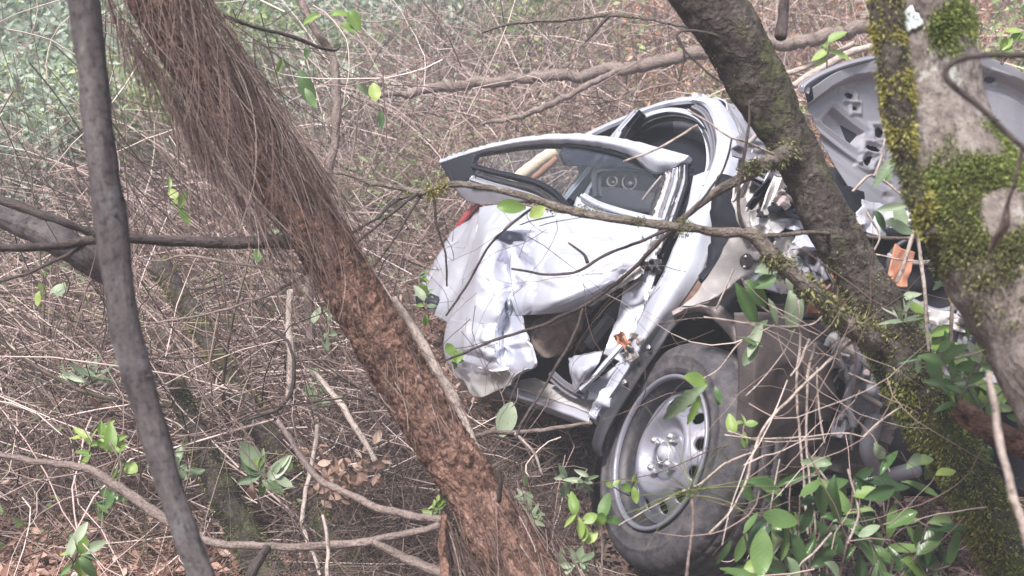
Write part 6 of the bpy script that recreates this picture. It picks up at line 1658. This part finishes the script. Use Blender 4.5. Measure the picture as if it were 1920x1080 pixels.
little('broad_leaved_plant', 'pale leaved plant in the brush right of the slim trunk', 'plant', 350, 880, 3.0, [(120, 46, 'pale'), (60, 44, 'pale'), (160, 50, 'pale'), (10, 40, 'pale'), (200, 36, 'green'), (-40, 40, 'pale')])
little('broad_leaved_plant', 'cluster of blue green broad leaves at lower middle left of the pine', 'plant', 490, 885, 3.0, [(110, 66, 'pale'), (70, 60, 'pale'), (30, 66, 'pale'), (150, 56, 'green'), (-10, 54, 'pale'), (-50, 50, 'green'), (200, 56, 'pale'), (-90, 46, 'bright'), (90, 84, 'pale')])
little('broad_leaved_plant', 'grey green plant left of the middle of the pine behind the upright stick', 'plant', 590, 740, 3.4, [(110, 50, 'pale'), (60, 46, 'pale'), (20, 46, 'pale'), (160, 46, 'green'), (-30, 40, 'pale'), (210, 46, 'pale')])
little('seedling', 'pair of silvery leaves against the brush left of the pine', 'seedling', 600, 605, 3.2, [(90, 40, 'pale'), (-80, 38, 'pale'), (20, 30, 'pale')])
little('seedling', 'grey leaf cluster beside the pine branch at left centre', 'seedling', 500, 440, 3.2, [(60, 40, 'pale'), (130, 44, 'pale'), (0, 36, 'pale'), (-60, 40, 'pale')])
little('seedling', 'yellow leaf hanging in the brush above the pine branch', 'seedling', 325, 378, 3.6, [(-60, 40, 'bright'), (-110, 40, 'bright'), (20, 30, 'bright')])
little('seedling', 'yellow green leaf low at the far left under the grey log', 'seedling', 72, 525, 3.0, [(-90, 36, 'bright'), (-40, 30, 'bright')])
little('seedling', 'grey leaf cluster below the grey log at the left', 'seedling', 130, 510, 3.3, [(-80, 40, 'pale'), (-120, 36, 'pale'), (-40, 40, 'thin')])
little('fern', 'dark narrow leaved tuft at the left between log and seedling', 'fern', 150, 700, 3.3, [(a, 62, 'thin') for a in range(10, 175, 12)])
little('hanging_leaf', 'single large pale leaf hanging under the corner of the wrecked door', 'leaf', 942, 738, 2.9, [(-108, 82, 'pale')], stem=[[(942, 738, 2.9, 2.5), (950, 725, 2.9, 2), (965, 700, 2.9, 2)]])
little('dry_plant', 'orange dry leaf caught on the twigs left of the pine foot', 'leaf', 505, 935, 2.7, [(-100, 34, 'dry')])
dp = thing('dry_leaf_pile', root_at(640, 880, 3.1), 'pile of curled pale brown dry leaves left of the lower pine trunk', 'leaves')
for k in range(80):
    put_leaf(dp, random.gauss(645, 34), random.gauss(885, 26), random.uniform(3.0, 3.2), random.uniform(0, 360), random.uniform(14, 30), 'dry', .4)
little('lime_plant', 'lime green plant at the left foot of the wheel', 'plant', 1110, 975, 2.4, [(120, 44, 'bright'), (80, 50, 'bright'), (30, 44, 'bright'), (170, 40, 'bright'), (220, 46, 'bright'), (-60, 40, 'bright'), (-100, 50, 'bright'), (60, 60, 'green')], stem=[[(1110, 975, 2.4, 2.5), (1128, 1010, 2.4, 2.5), (1130, 1100, 2.4, 3)]])
little('lime_plant', 'two small lime leaves over the right edge of the tyre', 'plant', 1395, 800, 2.35, [(100, 36, 'bright'), (20, 34, 'bright'), (-80, 36, 'bright')])
little('lime_plant', 'yellow green leaflets in front of the lower rim', 'plant', 1180, 905, 2.4, [(150, 36, 'bright'), (60, 26, 'bright'), (-70, 34, 'bright')])
little('pale_plant', 'pale ivy like plant on the dark ground left of the wheel', 'plant', 1080, 900, 2.95, [(a, random.uniform(28, 48), 'pale') for a in range(20, 350, 40)])
little('pale_plant', 'pale grey leaves at the bottom edge left of the tyre', 'plant', 1075, 1040, 2.7, [(a, random.uniform(34, 52), 'pale') for a in range(20, 350, 50)])
little('pale_plant', 'grey leaved plant on the dark ground right of the pine foot', 'plant', 1000, 950, 2.9, [(a, random.uniform(28, 44), 'pale') for a in range(10, 350, 55)])
little('yellow_seedling', 'yellow needle like seedling left of the pine foot', 'seedling', 812, 945, 2.35, [(a, 36, 'bright') for a in (20, 60, 110, 150, 190)])
little('seedling', 'green leaves beside the right side of the pine trunk', 'seedling', 862, 670, 2.5, [(60, 34, 'bright'), (120, 36, 'bright'), (0, 30, 'bright'), (-60, 36, 'green')])
little('seedling', 'small seedling at the painted dark hole of the rear quarter', 'seedling', 800, 545, 2.7, [(60, 36, 'pale'), (120, 36, 'pale'), (0, 30, 'pale'), (180, 34, 'bright'), (-90, 30, 'bright')])
little('seedling', 'light green weed right of the open bonnet stick at the top', 'seedling', 1550, 95, 4.8, [(a, 44, 'bright') for a in (10, 60, 120, 170)])
little('seedling', 'yellow weed in the top right corner beyond the thick trunk', 'seedling', 1885, 85, 3.2, [(a, 46, 'bright') for a in (-20, 30, 70, 110, 160, 200)])
# long needle pine seedling in front of the tyre
ps = thing('pine_seedling', root_at(1290, 1090, 2.15), 'pine seedling with a star of long needles in front of the tyre', 'seedling')
stem_on(ps, [(1297, 925, 2.15, 5), (1298, 980, 2.15, 4.5), (1290, 1040, 2.15, 4.5), (1284, 1120, 2.15, 5)])
N = 38
st = np.repeat(Wp(1297, 925, 2.15)[None], N, 0) + rng.normal(0, .004, (N, 3))
aa = rng.uniform(-0.35, 3.5, N)
d0 = RT[None] * np.cos(aa)[:, None] + UP[None] * np.sin(aa)[:, None] * .8 + rng.normal(0, .25, (N, 3)) - FW[None] * .1
V, F, _ = strands(st, d0, rng.uniform(.07, .19, N), np.full(N, .0009), K=6, curl=.3, grav=.4, gclamp=False, filt=False)
build('needle', V, F, 'grass_blades', ps, kind='stuff')

# fine pale stems hanging and crossing over the right half
N = 75
st = np.array([Wp(rng.uniform(1330, 1930), rng.uniform(560, 1080), rng.uniform(2.0, 2.55)) for _ in range(N)])
V, F, _ = strands(st, unit(rng.normal(0, 1, (N, 3)) * [1, .3, 1] + [0, 0, -.2]), rng.uniform(.1, .45, N), rng.uniform(.0008, .0018, N), K=10, curl=1.3, gclamp=False, filt=False)
o = build('vine_tangle', V, F, 'dead_twigs', kind='stuff'); o['label'] = 'fine pale stems tangled over the engine bay and the lower right'
N = 60
st = np.array([Wp(rng.uniform(780, 1300), rng.uniform(380, 760), rng.uniform(2.3, 2.7)) for _ in range(N)])
V, F, _ = strands(st, unit(rng.normal(0, 1, (N, 3)) * [1, .3, 1] + [-.3, 0, -.4]), rng.uniform(.08, .35, N), rng.uniform(.0006, .0012, N), K=10, curl=1.2, gclamp=False, filt=False)
o = build('thin_bare_twigs', V, F, 'thin_dark_twigs', kind='stuff'); o['label'] = 'hair thin bare twigs in front of the crumpled door'

# leaves that lie over the slope, bigger fallen ones near the camera

# ------------------------------------------------------------------ air: faint haze over the far slope
hz = [(-125, -45, -2), (145, -45, -2), (145, 145, -2), (-125, 145, -2), (-125, -45, 7.5), (145, -45, 7.5), (145, 145, 7.5), (-125, 145, 7.5)]
me = bpy.data.meshes.new('haze')
me.from_pydata(hz, [], [(0, 3, 2, 1), (4, 5, 6, 7), (0, 1, 5, 4), (1, 2, 6, 5), (2, 3, 7, 6), (3, 0, 4, 7)])
mh = bpy.data.materials.new('haze'); mh.use_nodes = True
nh = mh.node_tree; nh.nodes.clear()
pv = nh.nodes.new('ShaderNodeVolumePrincipled'); pv.inputs['Density'].default_value = 0.0120; pv.inputs['Color'].default_value = (0.88, 0.92, 1.0, 1)
oh = nh.nodes.new('ShaderNodeOutputMaterial'); nh.links.new(pv.outputs[0], oh.inputs['Volume'])
me.materials.append(mh)
oz = bpy.data.objects.new('haze', me); C.objects.link(oz); oz['kind'] = 'stuff'; oz['label'] = 'thin pale haze in the air over the slope'
